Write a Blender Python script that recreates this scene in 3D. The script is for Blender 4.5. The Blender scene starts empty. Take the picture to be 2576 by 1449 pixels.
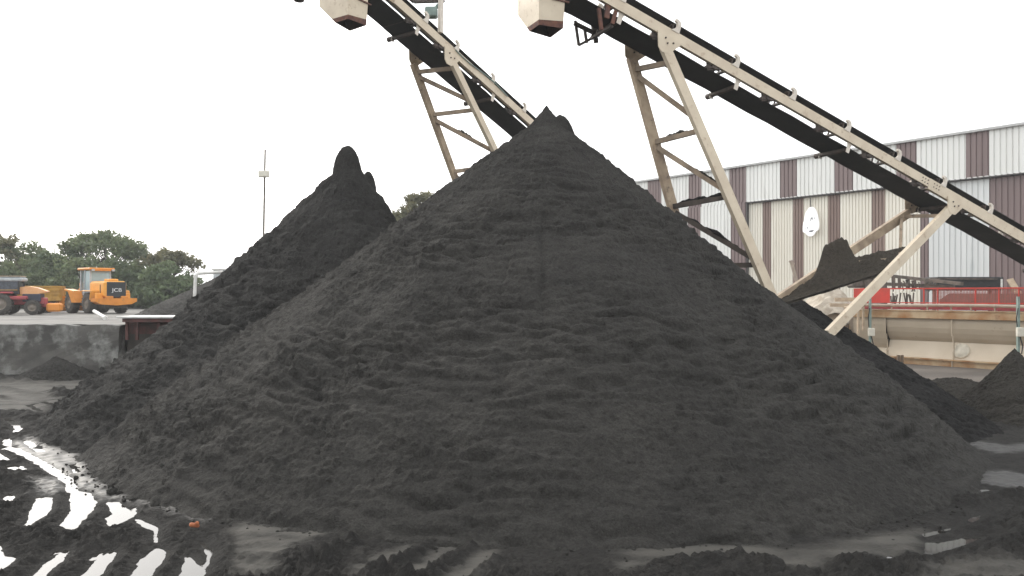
import bpy, math, random
import numpy as np
from mathutils import Vector, Matrix

random.seed(7)
C = bpy.context.scene
COL = C.collection

# ---------------------------------------------------------------- camera, sky, sun, exposure
F = 1985.0                      # focal length in units of a 2576 wide picture
CX, HY = 1288.0, 739.0          # principal column, horizon row
EYE = 3.0
cam_d = bpy.data.cameras.new("camera")
cam_d.sensor_width = 36.0
cam_d.lens = 36.0 * F / 2576.0
cam_d.shift_y = (HY - 724.5) / 2576.0
cam_d.clip_start = 0.1
cam_d.clip_end = 3000.0
cam = bpy.data.objects.new("camera", cam_d)
cam.location = (0, 0, EYE)
cam.rotation_euler = (math.radians(90), 0, 0)
COL.objects.link(cam)
C.camera = cam

SUN_AZ = math.radians(-42.0)    # clockwise from +Y (view direction); negative = left of it
SUN_EL = math.radians(30.0)
world = bpy.data.worlds.new("World")
C.world = world
world.use_nodes = True
wn = world.node_tree
wn.nodes.clear()
w_out = wn.nodes.new("ShaderNodeOutputWorld")
w_bg = wn.nodes.new("ShaderNodeBackground")
w_sky = wn.nodes.new("ShaderNodeTexSky")
w_sky.sky_type = 'NISHITA'
w_sky.sun_disc = False
w_sky.sun_elevation = SUN_EL
w_sky.sun_rotation = SUN_AZ
w_sky.air_density = 1.6
w_sky.dust_density = 5.0
w_sky.ozone_density = 1.0
w_hsv = wn.nodes.new("ShaderNodeHueSaturation")
w_hsv.inputs['Saturation'].default_value = 0.22
w_bg.inputs['Strength'].default_value = 0.06
wn.links.new(w_sky.outputs[0], w_hsv.inputs['Color'])
wn.links.new(w_hsv.outputs[0], w_bg.inputs['Color'])
# overcast veil of thin cloud all over the sky, added to the clear-sky light
w_cl = wn.nodes.new("ShaderNodeBackground")
w_cl.inputs['Color'].default_value = (0.97, 0.985, 1.0, 1)
w_cl.inputs['Strength'].default_value = 0.72
w_add = wn.nodes.new("ShaderNodeAddShader")
wn.links.new(w_bg.outputs[0], w_add.inputs[0]); wn.links.new(w_cl.outputs[0], w_add.inputs[1])
wn.links.new(w_add.outputs[0], w_out.inputs['Surface'])

sun_d = bpy.data.lights.new("sun", 'SUN')
sun_d.energy = 0.5
sun_d.angle = math.radians(25)
sun_d.color = (1.0, 0.93, 0.82)
sun = bpy.data.objects.new("sun", sun_d)
sdir = Vector((math.sin(SUN_AZ) * math.cos(SUN_EL), math.cos(SUN_AZ) * math.cos(SUN_EL), math.sin(SUN_EL)))
sun.rotation_euler = sdir.to_track_quat('Z', 'Y').to_euler()
sun.location = (0, 0, 40)
COL.objects.link(sun)

C.view_settings.view_transform = 'Standard'
C.view_settings.look = 'None'
C.view_settings.exposure = 1.0
C.view_settings.gamma = 1.0
C.cycles.max_bounces = 6
C.cycles.diffuse_bounces = 3

# ---------------------------------------------------------------- helpers
def P(x, y, d):
    """point at depth d seen at picture position (x, y) (2576 x 1449 units)"""
    return Vector(((x - CX) / F * d, d, EYE - (y - HY) / F * d))

def G(x, y, z=0.0):
    """point of the level z seen at picture position (x, y)"""
    d = (EYE - z) * F / (y - HY)
    return Vector(((x - CX) / F * d, d, z))

ORG = {}

class MB:
    """collects faces with a material index each; build() links them as ONE mesh object"""
    def __init__(self):
        self.v, self.f, self.m, self.s = [], [], [], []
        self.T = None
        self.cuts = []
    def cut(self):
        """what follows is a piece (an object) of its own"""
        if self.v: self.cuts.append((len(self.v), len(self.f)))
    def add(self, verts, faces, mi=0, smooth=False):
        o = len(self.v)
        for p in verts:
            p = Vector(p)
            self.v.append(self.T @ p if self.T is not None else p)
        for fc in faces:
            self.f.append([i + o for i in fc]); self.m.append(mi); self.s.append(smooth)
    def box(self, c, s, mi=0, M=None, bev=0.0):
        x, y, z = s[0] / 2, s[1] / 2, s[2] / 2
        if bev <= 0:
            vs = [Vector((a * x, b * y, d * z)) for d in (-1, 1) for b in (-1, 1) for a in (-1, 1)]
            fs = [(0, 2, 3, 1), (4, 5, 7, 6), (0, 1, 5, 4), (2, 6, 7, 3), (0, 4, 6, 2), (1, 3, 7, 5)]
        else:
            # chamfered box
            b_ = min(bev, x * .9, y * .9, z * .9)
            pts = []; idx = {}
            for sx in (-1, 1):
                for sy in (-1, 1):
                    for sz in (-1, 1):
                        for ax in range(3):
                            p = [sx * x, sy * y, sz * z]
                            for k, sg in enumerate((sx, sy, sz)):
                                if k != ax: p[k] -= sg * b_
                            idx[(sx, sy, sz, ax)] = len(pts); pts.append(Vector(p))
            vs = pts; fs = []
            for ax in range(3):
                o1, o2 = [k for k in range(3) if k != ax]
                for sg in (-1, 1):
                    q = []
                    for (a, b) in ((-1, -1), (1, -1), (1, 1), (-1, 1)):
                        key = [0, 0, 0]; key[ax] = sg; key[o1] = a; key[o2] = b
                        q.append(idx[(key[0], key[1], key[2], ax)])
                    fs.append(q if (sg > 0) == (ax != 1) else q[::-1])
            for ax in range(3):          # edges along ax
                o1, o2 = [k for k in range(3) if k != ax]
                for a in (-1, 1):
                    for b in (-1, 1):
                        def kk(t, face):
                            key = [0, 0, 0]; key[ax] = t; key[o1] = a; key[o2] = b
                            return idx[(key[0], key[1], key[2], face)]
                        fs.append((kk(-1, o1), kk(1, o1), kk(1, o2), kk(-1, o2)))
            for sx in (-1, 1):
                for sy in (-1, 1):
                    for sz in (-1, 1):
                        fs.append(tuple(idx[(sx, sy, sz, k)] for k in range(3)))
        c = Vector(c)
        vs = [(M @ p if M is not None else p) + c for p in vs]
        self.add(vs, fs, mi)
    def bar(self, p0, p1, w, h, ref=(0, 0, 1), mi=0):
        """bar of width w (across) and height h (towards ref)"""
        p0, p1 = Vector(p0), Vector(p1)
        d = (p1 - p0).normalized()
        r = Vector(ref); r = (r - d * r.dot(d)).normalized()
        s = d.cross(r)
        vs = []
        for p in (p0, p1):
            for (a, b) in ((-1, -1), (1, -1), (1, 1), (-1, 1)):
                vs.append(p + s * (a * w / 2) + r * (b * h / 2))
        self.add(vs, [(3, 2, 1, 0), (4, 5, 6, 7), (0, 1, 5, 4), (1, 2, 6, 5), (2, 3, 7, 6), (3, 0, 4, 7)], mi)
    def tube(self, p0, p1, r0, r1=None, n=10, mi=0, caps=True):
        p0, p1 = Vector(p0), Vector(p1)
        r1 = r0 if r1 is None else r1
        d = (p1 - p0).normalized()
        a = d.orthogonal().normalized(); b = d.cross(a)
        vs = []
        for p, r in ((p0, r0), (p1, r1)):
            for k in range(n):
                t = 2 * math.pi * k / n
                vs.append(p + a * (r * math.cos(t)) + b * (r * math.sin(t)))
        o = len(self.v)
        self.add(vs, [(k, (k + 1) % n, n + (k + 1) % n, n + k) for k in range(n)], mi, True)
        if caps:
            self.add(vs[:n], [tuple(range(n))[::-1]], mi)
            self.add(vs[n:], [tuple(range(n))], mi)
    def path(self, pts, r, n=8, mi=0):
        for a, b in zip(pts[:-1], pts[1:]): self.tube(a, b, r, r, n, mi)
    def prism(self, poly, off, mi=0):
        """polygon (3D points) extruded by the vector off"""
        poly = [Vector(p) for p in poly]; off = Vector(off); n = len(poly)
        vs = poly + [p + off for p in poly]
        self.add(vs, [tuple(range(n))[::-1], tuple(range(n, 2 * n))] + [(k, (k + 1) % n, n + (k + 1) % n, n + k) for k in range(n)], mi)
    def lathe(self, c, axis, prof, n=20, mi=0):
        """profile of (distance along axis, radius)"""
        c = Vector(c); d = Vector(axis).normalized(); a = d.orthogonal().normalized(); b = d.cross(a)
        vs = []
        for (t, r) in prof:
            for k in range(n):
                w = 2 * math.pi * k / n
                vs.append(c + d * t + a * (r * math.cos(w)) + b * (r * math.sin(w)))
        fs = []
        for j in range(len(prof) - 1):
            for k in range(n):
                fs.append((j * n + k, j * n + (k + 1) % n, (j + 1) * n + (k + 1) % n, (j + 1) * n + k))
        self.add(vs, fs, mi, True)
    def build(self, name, mats, parent=None, world=True):
        if self.cuts:
            ends = self.cuts + [(len(self.v), len(self.f))]; v0 = f0 = 0; first = None
            for (v1, f1) in ends:
                q = MB(); q.v = self.v[v0:v1]; q.f = [[i - v0 for i in fc] for fc in self.f[f0:f1]]; q.m = self.m[f0:f1]; q.s = self.s[f0:f1]
                o_ = q.build(name, mats, parent, world); first = first or o_
                v0, f0 = v1, f1
            return first
        me = bpy.data.meshes.new(name)
        org = ORG.get(parent.name, Vector((0, 0, 0))) if (parent is not None and world) else Vector((0, 0, 0))
        me.from_pydata([tuple(p - org) for p in self.v], [], self.f)
        for m in (mats if isinstance(mats, (list, tuple)) else [mats]): me.materials.append(m)
        me.polygons.foreach_set('material_index', self.m)
        me.polygons.foreach_set('use_smooth', self.s)
        me.update()
        o = bpy.data.objects.new(name, me)
        COL.objects.link(o)
        if parent is not None:
            o.parent = parent
            ORG[o.name] = org
        return o

def tag(o, label=None, cat=None, group=None, kind=None):
    if label: o['label'] = label
    if cat: o['category'] = cat
    if group: o['group'] = group
    if kind: o['kind'] = kind
    return o

def empty(name, loc, rz=0.0):
    o = bpy.data.objects.new(name, None)
    COL.objects.link(o)
    o.empty_display_size = 0.3
    o.location = loc
    o.rotation_euler = (0, 0, rz)
    ORG[o.name] = Vector(loc)
    return o

def grid_mesh(name, X, Y, Z, mat, attrs=None, smooth=True, wrap=False):
    """structured grid (ny, nx) of vertices; wrap joins last column to first"""
    ny, nx = X.shape
    co = np.stack([X, Y, Z], -1).reshape(-1, 3).astype(np.float32)
    i = np.arange(ny * nx, dtype=np.int32).reshape(ny, nx)
    if wrap:
        j = np.concatenate([i, i[:, :1]], 1)
    else:
        j = i
    q = np.stack([j[:-1, :-1], j[:-1, 1:], j[1:, 1:], j[1:, :-1]], -1).reshape(-1, 4)
    me = bpy.data.meshes.new(name)
    me.vertices.add(len(co)); me.vertices.foreach_set('co', co.ravel())
    me.loops.add(q.size); me.loops.foreach_set('vertex_index', q.ravel())
    me.polygons.add(len(q))
    me.polygons.foreach_set('loop_start', np.arange(0, q.size, 4, dtype=np.int32))
    me.polygons.foreach_set('loop_total', np.full(len(q), 4, dtype=np.int32))
    me.polygons.foreach_set('use_smooth', np.full(len(q), smooth))
    if attrs:
        for k, a in attrs.items():
            at = me.attributes.new(k, 'FLOAT', 'POINT')
            at.data.foreach_set('value', a.ravel().astype(np.float32))
    me.update(calc_edges=True)
    me.materials.append(mat)
    o = bpy.data.objects.new(name, me)
    COL.objects.link(o)
    return o

def pnoise(x, y, seed=0):
    """2D gradient noise, about -0.7 .. 0.7"""
    x = np.asarray(x, dtype=np.float64); y = np.asarray(y, dtype=np.float64)
    xi = np.floor(x).astype(np.int64); yi = np.floor(y).astype(np.int64)
    xf = x - xi; yf = y - yi
    u = xf * xf * xf * (xf * (xf * 6 - 15) + 10); v = yf * yf * yf * (yf * (yf * 6 - 15) + 10)
    def g(ix, iy, dx, dy):
        h = (ix * 374761393 + iy * 668265263 + seed * 974634777) & 0xFFFFFFFF
        h = ((h ^ (h >> 13)) * 1274126177) & 0xFFFFFFFF
        h = h ^ (h >> 16)
        a = (h & 0xFFFF) * (2 * math.pi / 65536.0)
        return np.cos(a) * dx + np.sin(a) * dy
    n00 = g(xi, yi, xf, yf); n10 = g(xi + 1, yi, xf - 1, yf)
    n01 = g(xi, yi + 1, xf, yf - 1); n11 = g(xi + 1, yi + 1, xf - 1, yf - 1)
    return (n00 * (1 - u) + n10 * u) * (1 - v) + (n01 * (1 - u) + n11 * u) * v

def fbm(x, y, oct=4, seed=0, gain=0.5):
    s = 0; a = 1.0; f = 1.0
    for k in range(oct):
        s = s + a * pnoise(x * f + 17.3 * k, y * f - 9.1 * k, seed + k)
        a *= gain; f *= 2.03
    return s

def sstep(a, b, x):
    t = np.clip((x - a) / (b - a), 0, 1)
    return t * t * (3 - 2 * t)

# ---------------------------------------------------------------- materials
def mk(name):
    m = bpy.data.materials.new(name)
    m.use_nodes = True
    nt = m.node_tree
    b = nt.nodes['Principled BSDF']
    return m, nt, b

def mat(name, c1, c2=None, scale=6.0, rough=0.6, bump=0.0, bscale=40.0, metal=0.0, spec=0.4, stain=None, stain_amt=0.5, stain_scale=3.0, stretch=(1, 1, 1), detail=6.0):
    m, nt, b = mk(name)
    b.inputs['Roughness'].default_value = rough
    b.inputs['Metallic'].default_value = metal
    b.inputs['Specular IOR Level'].default_value = spec
    tc = nt.nodes.new('ShaderNodeTexCoord')
    mp = nt.nodes.new('ShaderNodeMapping'); mp.inputs['Scale'].default_value = stretch
    nt.links.new(tc.outputs['Object'], mp.inputs['Vector'])
    c2 = c2 or tuple(k * 0.8 for k in c1)
    n = nt.nodes.new('ShaderNodeTexNoise'); n.inputs['Scale'].default_value = scale; n.inputs['Detail'].default_value = detail
    nt.links.new(mp.outputs[0], n.inputs['Vector'])
    r = nt.nodes.new('ShaderNodeValToRGB')
    r.color_ramp.elements[0].position = 0.35; r.color_ramp.elements[0].color = (*c2, 1)
    r.color_ramp.elements[1].position = 0.65; r.color_ramp.elements[1].color = (*c1, 1)
    nt.links.new(n.outputs['Fac'], r.inputs['Fac'])
    out = r.outputs['Color']
    if stain:
        n2 = nt.nodes.new('ShaderNodeTexNoise'); n2.inputs['Scale'].default_value = stain_scale; n2.inputs['Detail'].default_value = 8; n2.inputs['Roughness'].default_value = 0.65
        nt.links.new(mp.outputs[0], n2.inputs['Vector'])
        r2 = nt.nodes.new('ShaderNodeValToRGB')
        r2.color_ramp.elements[0].position = 0.72 - 0.35 * stain_amt; r2.color_ramp.elements[0].color = (0, 0, 0, 1)
        r2.color_ramp.elements[1].position = 0.80 - 0.25 * stain_amt; r2.color_ramp.elements[1].color = (1, 1, 1, 1)
        nt.links.new(n2.outputs['Fac'], r2.inputs['Fac'])
        mx = nt.nodes.new('ShaderNodeMixRGB'); mx.inputs['Color2'].default_value = (*stain, 1)
        nt.links.new(r2.outputs['Color'], mx.inputs['Fac']); nt.links.new(out, mx.inputs['Color1'])
        out = mx.outputs['Color']
    nt.links.new(out, b.inputs['Base Color'])
    if bump > 0:
        n3 = nt.nodes.new('ShaderNodeTexNoise'); n3.inputs['Scale'].default_value = bscale; n3.inputs['Detail'].default_value = 4
        nt.links.new(tc.outputs['Object'], n3.inputs['Vector'])
        bp = nt.nodes.new('ShaderNodeBump'); bp.inputs['Strength'].default_value = bump; bp.inputs['Distance'].default_value = 0.02
        nt.links.new(n3.outputs['Fac'], bp.inputs['Height']); nt.links.new(bp.outputs[0], b.inputs['Normal'])
    return m

def sand_mat(name, c1, c2, rough=0.85, bump=0.6):
    m, nt, b = mk(name)
    b.inputs['Roughness'].default_value = rough
    b.inputs['Specular IOR Level'].default_value = 0.12
    tc = nt.nodes.new('ShaderNodeTexCoord')
    n = nt.nodes.new('ShaderNodeTexNoise'); n.inputs['Scale'].default_value = 0.8; n.inputs['Detail'].default_value = 8; n.inputs['Roughness'].default_value = 0.7
    nt.links.new(tc.outputs['Object'], n.inputs['Vector'])
    r = nt.nodes.new('ShaderNodeValToRGB')
    r.color_ramp.elements[0].position = 0.3; r.color_ramp.elements[0].color = (*c2, 1)
    r.color_ramp.elements[1].position = 0.7; r.color_ramp.elements[1].color = (*c1, 1)
    nt.links.new(n.outputs['Fac'], r.inputs['Fac'])
    g = nt.nodes.new('ShaderNodeTexNoise'); g.inputs['Scale'].default_value = 45; g.inputs['Detail'].default_value = 3
    nt.links.new(tc.outputs['Object'], g.inputs['Vector'])
    gr = nt.nodes.new('ShaderNodeMapRange')
    gr.inputs['From Min'].default_value = 0.3; gr.inputs['From Max'].default_value = 0.7
    gr.inputs['To Min'].default_value = 0.75; gr.inputs['To Max'].default_value = 1.25
    nt.links.new(g.outputs['Fac'], gr.inputs['Value'])
    mx = nt.nodes.new('ShaderNodeMixRGB'); mx.blend_type = 'MULTIPLY'; mx.inputs['Fac'].default_value = 1
    nt.links.new(r.outputs['Color'], mx.inputs['Color1']); nt.links.new(gr.outputs[0], mx.inputs['Color2'])
    sk = nt.nodes.new('ShaderNodeTexNoise'); sk.inputs['Scale'].default_value = 9; sk.inputs['Detail'].default_value = 5; sk.inputs['Roughness'].default_value = 0.7
    nt.links.new(tc.outputs['Object'], sk.inputs['Vector'])
    skr = nt.nodes.new('ShaderNodeMapRange')
    skr.inputs['From Min'].default_value = 0.32; skr.inputs['From Max'].default_value = 0.55
    skr.inputs['To Min'].default_value = 0.68; skr.inputs['To Max'].default_value = 1.08
    nt.links.new(sk.outputs['Fac'], skr.inputs['Value'])
    mx3 = nt.nodes.new('ShaderNodeMixRGB'); mx3.blend_type = 'MULTIPLY'; mx3.inputs['Fac'].default_value = 1
    nt.links.new(mx.outputs[0], mx3.inputs['Color1']); nt.links.new(skr.outputs[0], mx3.inputs['Color2'])
    nt.links.new(mx3.outputs[0], b.inputs['Base Color'])
    n3 = nt.nodes.new('ShaderNodeTexNoise'); n3.inputs['Scale'].default_value = 16; n3.inputs['Detail'].default_value = 6; n3.inputs['Roughness'].default_value = 0.65
    nt.links.new(tc.outputs['Object'], n3.inputs['Vector'])
    bp = nt.nodes.new('ShaderNodeBump'); bp.inputs['Strength'].default_value = bump; bp.inputs['Distance'].default_value = 0.12
    nt.links.new(n3.outputs['Fac'], bp.inputs['Height']); nt.links.new(bp.outputs[0], b.inputs['Normal'])
    return m

M = {}
M['sand'] = sand_mat('black_sand', (0.0490, 0.0463, 0.0420), (0.0300, 0.0287, 0.0267), bump=0.8)
M['sand_darker'] = sand_mat('darker_sand', (0.0405, 0.0388, 0.0360), (0.0245, 0.0236, 0.0224), bump=0.8)  # slightly darker sand, used for the whole left pile
M['sand_blackish'] = sand_mat('blackish_sand', (0.0115, 0.011, 0.0105), (0.0085, 0.0082, 0.008))  # much darker sand, for the low right pile and the lower brace crusts
M['sand_brown'] = sand_mat('brown_sand', (0.040, 0.0365, 0.031), (0.027, 0.0245, 0.021))
M['sand_caught'] = sand_mat('caught_sand', (0.078, 0.067, 0.053), (0.050, 0.043, 0.035))
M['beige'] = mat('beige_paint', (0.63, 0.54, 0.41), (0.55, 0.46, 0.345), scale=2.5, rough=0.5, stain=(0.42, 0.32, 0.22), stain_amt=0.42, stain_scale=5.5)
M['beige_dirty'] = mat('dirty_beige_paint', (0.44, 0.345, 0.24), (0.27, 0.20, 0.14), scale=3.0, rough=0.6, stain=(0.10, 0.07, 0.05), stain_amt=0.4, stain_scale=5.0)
M['brace'] = mat('dusty_brace', (0.33, 0.255, 0.18), (0.19, 0.145, 0.105), scale=3.0, rough=0.7, stain=(0.09, 0.07, 0.055), stain_amt=0.4, stain_scale=4.0)
M['brace_dark'] = mat('sooty_brace', (0.085, 0.068, 0.055), (0.045, 0.037, 0.031), scale=4.0, rough=0.8)
M['rust'] = mat('rust', (0.16, 0.07, 0.045), (0.08, 0.04, 0.035), scale=9, rough=0.85, bump=0.2)
M['chute_inside'] = mat('worn_chute_inside', (0.20, 0.12, 0.10), (0.12, 0.08, 0.075), scale=6, rough=0.8)
M['belt'] = mat('conveyor_rubber', (0.020, 0.0195, 0.020), (0.010, 0.010, 0.0105), scale=1.6, stain=(0.035, 0.031, 0.028), stain_amt=0.4, stain_scale=1.2, rough=0.75)
M['dark_steel'] = mat('dirty_dark_steel', (0.075, 0.055, 0.045), (0.035, 0.028, 0.025), scale=8, rough=0.7, bump=0.1)
M['bracket'] = mat('pale_bracket_paint', (0.66, 0.60, 0.52), (0.55, 0.49, 0.42), scale=10, rough=0.5)
M['concrete'] = mat('stained_concrete', (0.105, 0.099, 0.090), (0.055, 0.052, 0.048), scale=1.2, rough=0.9, bump=0.3, bscale=18, stain=(0.22, 0.22, 0.205), stain_amt=0.62, stain_scale=0.9)
M['plateau'] = mat('dusty_gravel', (0.21, 0.20, 0.182), (0.13, 0.124, 0.115), scale=0.9, rough=0.95, bump=0.5, bscale=6, stretch=(0.35, 1, 1))
M['white_clad'] = mat('white_cladding', (0.72, 0.72, 0.69), (0.66, 0.66, 0.63), scale=1.2, rough=0.45, stain=(0.50, 0.49, 0.46), stain_amt=0.34, stain_scale=1.6, stretch=(1, 1, 0.10))
M['purple_clad'] = mat('brown_purple_cladding', (0.19, 0.140, 0.135), (0.165, 0.120, 0.116), scale=1.2, rough=0.5, stain=(0.21, 0.16, 0.16), stain_amt=0.34, stain_scale=1.6, stretch=(1, 1, 0.10))
M['cream_clad'] = mat('cream_cladding', (0.75, 0.715, 0.63), (0.69, 0.65, 0.56), scale=0.8, rough=0.5, stain=(0.55, 0.50, 0.42), stain_amt=0.34, stain_scale=1.6, stretch=(1, 1, 0.10))
M['brown_clad'] = mat('brown_cladding', (0.22, 0.155, 0.13), (0.19, 0.13, 0.11), scale=1.2, rough=0.5, stain=(0.27, 0.20, 0.165), stain_amt=0.34, stain_scale=1.6, stretch=(1, 1, 0.10))
M['blue_clad'] = mat('pale_blue_cladding', (0.635, 0.645, 0.635), (0.59, 0.60, 0.59), scale=1.2, rough=0.45, stain=(0.46, 0.48, 0.48), stain_amt=0.34, stain_scale=1.6, stretch=(1, 1, 0.10))
M['dark_trim'] = mat('dark_trim', (0.06, 0.055, 0.055), rough=0.6)
M['roof'] = mat('roof_sheet', (0.45, 0.45, 0.44), rough=0.5)
M['sign'] = mat('white_sign', (0.93, 0.93, 0.93), (0.92, 0.92, 0.92), rough=0.4)
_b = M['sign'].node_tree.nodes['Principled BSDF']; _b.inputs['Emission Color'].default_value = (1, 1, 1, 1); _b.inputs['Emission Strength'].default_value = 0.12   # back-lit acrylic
M['sign_grey'] = mat('sign_grey', (0.18, 0.18, 0.19), rough=0.5)
M['tank'] = mat('tank_paint', (0.46, 0.385, 0.29), (0.40, 0.33, 0.245), scale=1.0, rough=0.55, stain=(0.17, 0.115, 0.07), stain_amt=0.22, stain_scale=1.6)
M['tank_uplit'] = mat('uplit_tank_paint', (0.55, 0.47, 0.365), (0.49, 0.41, 0.31), scale=1.0, rough=0.55, stain=(0.2, 0.14, 0.09), stain_amt=0.12, stain_scale=2)  # lighter copy of the tank paint; brightness of the upward-facing plate put into colour
M['rust_beam'] = mat('rusty_beige', (0.46, 0.34, 0.21), (0.30, 0.14, 0.05), scale=1.6, rough=0.75, stain=(0.17, 0.07, 0.03), stain_amt=0.35, stain_scale=1.2)
M['red'] = mat('red_paint', (0.54, 0.05, 0.035), (0.42, 0.05, 0.035), scale=3, rough=0.55, stain=(0.27, 0.10, 0.07), stain_amt=0.35, stain_scale=2.2)
M['pipe'] = mat('dusty_pipe', (0.38, 0.31, 0.25), (0.28, 0.22, 0.18), scale=3, rough=0.7)
M['green'] = mat('grey_green_paint', (0.22, 0.29, 0.26), (0.16, 0.21, 0.19), scale=6, rough=0.6)
M['box_white'] = mat('white_plastic', (0.66, 0.63, 0.54), rough=0.5)
M['wood'] = mat('old_timber', (0.17, 0.12, 0.08), (0.09, 0.065, 0.045), scale=8, rough=0.85, stretch=(1, 1, 0.2))
M['plank'] = mat('pale_timber', (0.48, 0.38, 0.27), (0.36, 0.27, 0.19), scale=5, rough=0.8)
M['rubble'] = mat('pale_rubble', (0.50, 0.44, 0.36), (0.33, 0.28, 0.22), scale=3, rough=0.9, bump=0.6, bscale=9)
M['clutter'] = mat('dirty_steel', (0.15, 0.12, 0.10), (0.07, 0.06, 0.05), scale=4, rough=0.8)
M['black'] = mat('black_paint', (0.02, 0.02, 0.021), rough=0.6)
M['orange'] = mat('orange_paint', (0.70, 0.265, 0.04), (0.60, 0.22, 0.035), scale=2, rough=0.5, stain=(0.34, 0.17, 0.07), stain_amt=0.4, stain_scale=2.5)
M['orange_yellow'] = mat('yellow_orange_paint', (0.76, 0.35, 0.055), (0.66, 0.30, 0.05), scale=2, rough=0.45, stain=(0.42, 0.23, 0.09), stain_amt=0.36, stain_scale=2.5)
M['yellow'] = mat('faded_yellow_paint', (0.50, 0.29, 0.05), (0.34, 0.19, 0.04), scale=2.5, rough=0.6, stain=(0.2, 0.1, 0.04), stain_amt=0.3)
M['tyre'] = mat('dusty_tyre', (0.07, 0.064, 0.056), (0.04, 0.037, 0.034), scale=8, rough=0.9)
M['rim'] = mat('dusty_rim', (0.20, 0.17, 0.14), rough=0.7)
M['grille'] = mat('dark_grille', (0.028, 0.032, 0.035), rough=0.6)
M['letter'] = mat('white_lettering', (0.75, 0.75, 0.75), rough=0.5)
M['tractor_red'] = mat('dull_red_paint', (0.38, 0.065, 0.07), (0.24, 0.05, 0.055), scale=4, rough=0.6)
M['peach'] = mat('faded_orange_paint', (0.72, 0.40, 0.20), (0.64, 0.31, 0.13), scale=3, rough=0.5)
M['navy'] = mat('dark_blue_paint', (0.035, 0.038, 0.06), rough=0.6)
M['grey_panel'] = mat('pale_grey_panel', (0.42, 0.45, 0.46), (0.32, 0.34, 0.35), scale=5, rough=0.6)
M['white_paint'] = mat('dusty_white_paint', (0.66, 0.65, 0.62), (0.52, 0.51, 0.48), scale=5, rough=0.6)
M['dark_red'] = mat('dark_red_steel', (0.12, 0.045, 0.04), (0.06, 0.035, 0.03), scale=3, rough=0.8)
M['brick'] = mat('orange_brick', (0.34, 0.12, 0.05), (0.26, 0.08, 0.035), scale=9, rough=0.85)
M['bark'] = mat('bark', (0.075, 0.06, 0.045), (0.045, 0.036, 0.03), scale=6, rough=0.95)

def glass_mat(name, tint, rough=0.08):
    m, nt, b = mk(name)
    b.inputs['Base Color'].default_value = (*tint, 1)
    b.inputs['Roughness'].default_value = rough
    b.inputs['Transmission Weight'].default_value = 0.6
    b.inputs['IOR'].default_value = 1.2
    return m
M['glass'] = glass_mat('cab_glass', (0.62, 0.74, 0.76))
M['dark_glass'] = mat('dusty_dark_glass', (0.07, 0.08, 0.10), (0.035, 0.04, 0.05), scale=5, rough=0.2)

def leaf_mat(name, c, ct):
    m, nt, b = mk(name)
    out = nt.nodes['Material Output']
    info = nt.nodes.new('ShaderNodeTexCoord')
    n = nt.nodes.new('ShaderNodeTexNoise'); n.inputs['Scale'].default_value = 0.9; n.inputs['Detail'].default_value = 5
    nt.links.new(info.outputs['Object'], n.inputs['Vector'])
    r = nt.nodes.new('ShaderNodeValToRGB')
    r.color_ramp.elements[0].position = 0.3; r.color_ramp.elements[0].color = (c[0] * .65, c[1] * .68, c[2] * .8, 1)
    r.color_ramp.elements[1].position = 0.7; r.color_ramp.elements[1].color = (c[0] * 1.3, c[1] * 1.25, c[2] * 1.05, 1)
    nt.links.new(n.outputs['Fac'], r.inputs['Fac'])
    nt.links.new(r.outputs[0], b.inputs['Base Color'])
    b.inputs['Roughness'].default_value = 0.6
    b.inputs['Specular IOR Level'].default_value = 0.2
    t = nt.nodes.new('ShaderNodeBsdfTranslucent'); t.inputs['Color'].default_value = (*ct, 1)
    mx = nt.nodes.new('ShaderNodeMixShader'); mx.inputs['Fac'].default_value = 0.35
    nt.links.new(b.outputs[0], mx.inputs[1]); nt.links.new(t.outputs[0], mx.inputs[2])
    nt.links.new(mx.outputs[0], out.inputs['Surface'])
    return m
M['leaf'] = leaf_mat('green_leaves', (0.132, 0.175, 0.095), (0.15, 0.16, 0.085))
M['leaf2'] = leaf_mat('olive_leaves', (0.125, 0.130, 0.082), (0.18, 0.16, 0.085))
M['leaf3'] = leaf_mat('dark_leaves', (0.12, 0.165, 0.093), (0.12, 0.14, 0.07))

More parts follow.
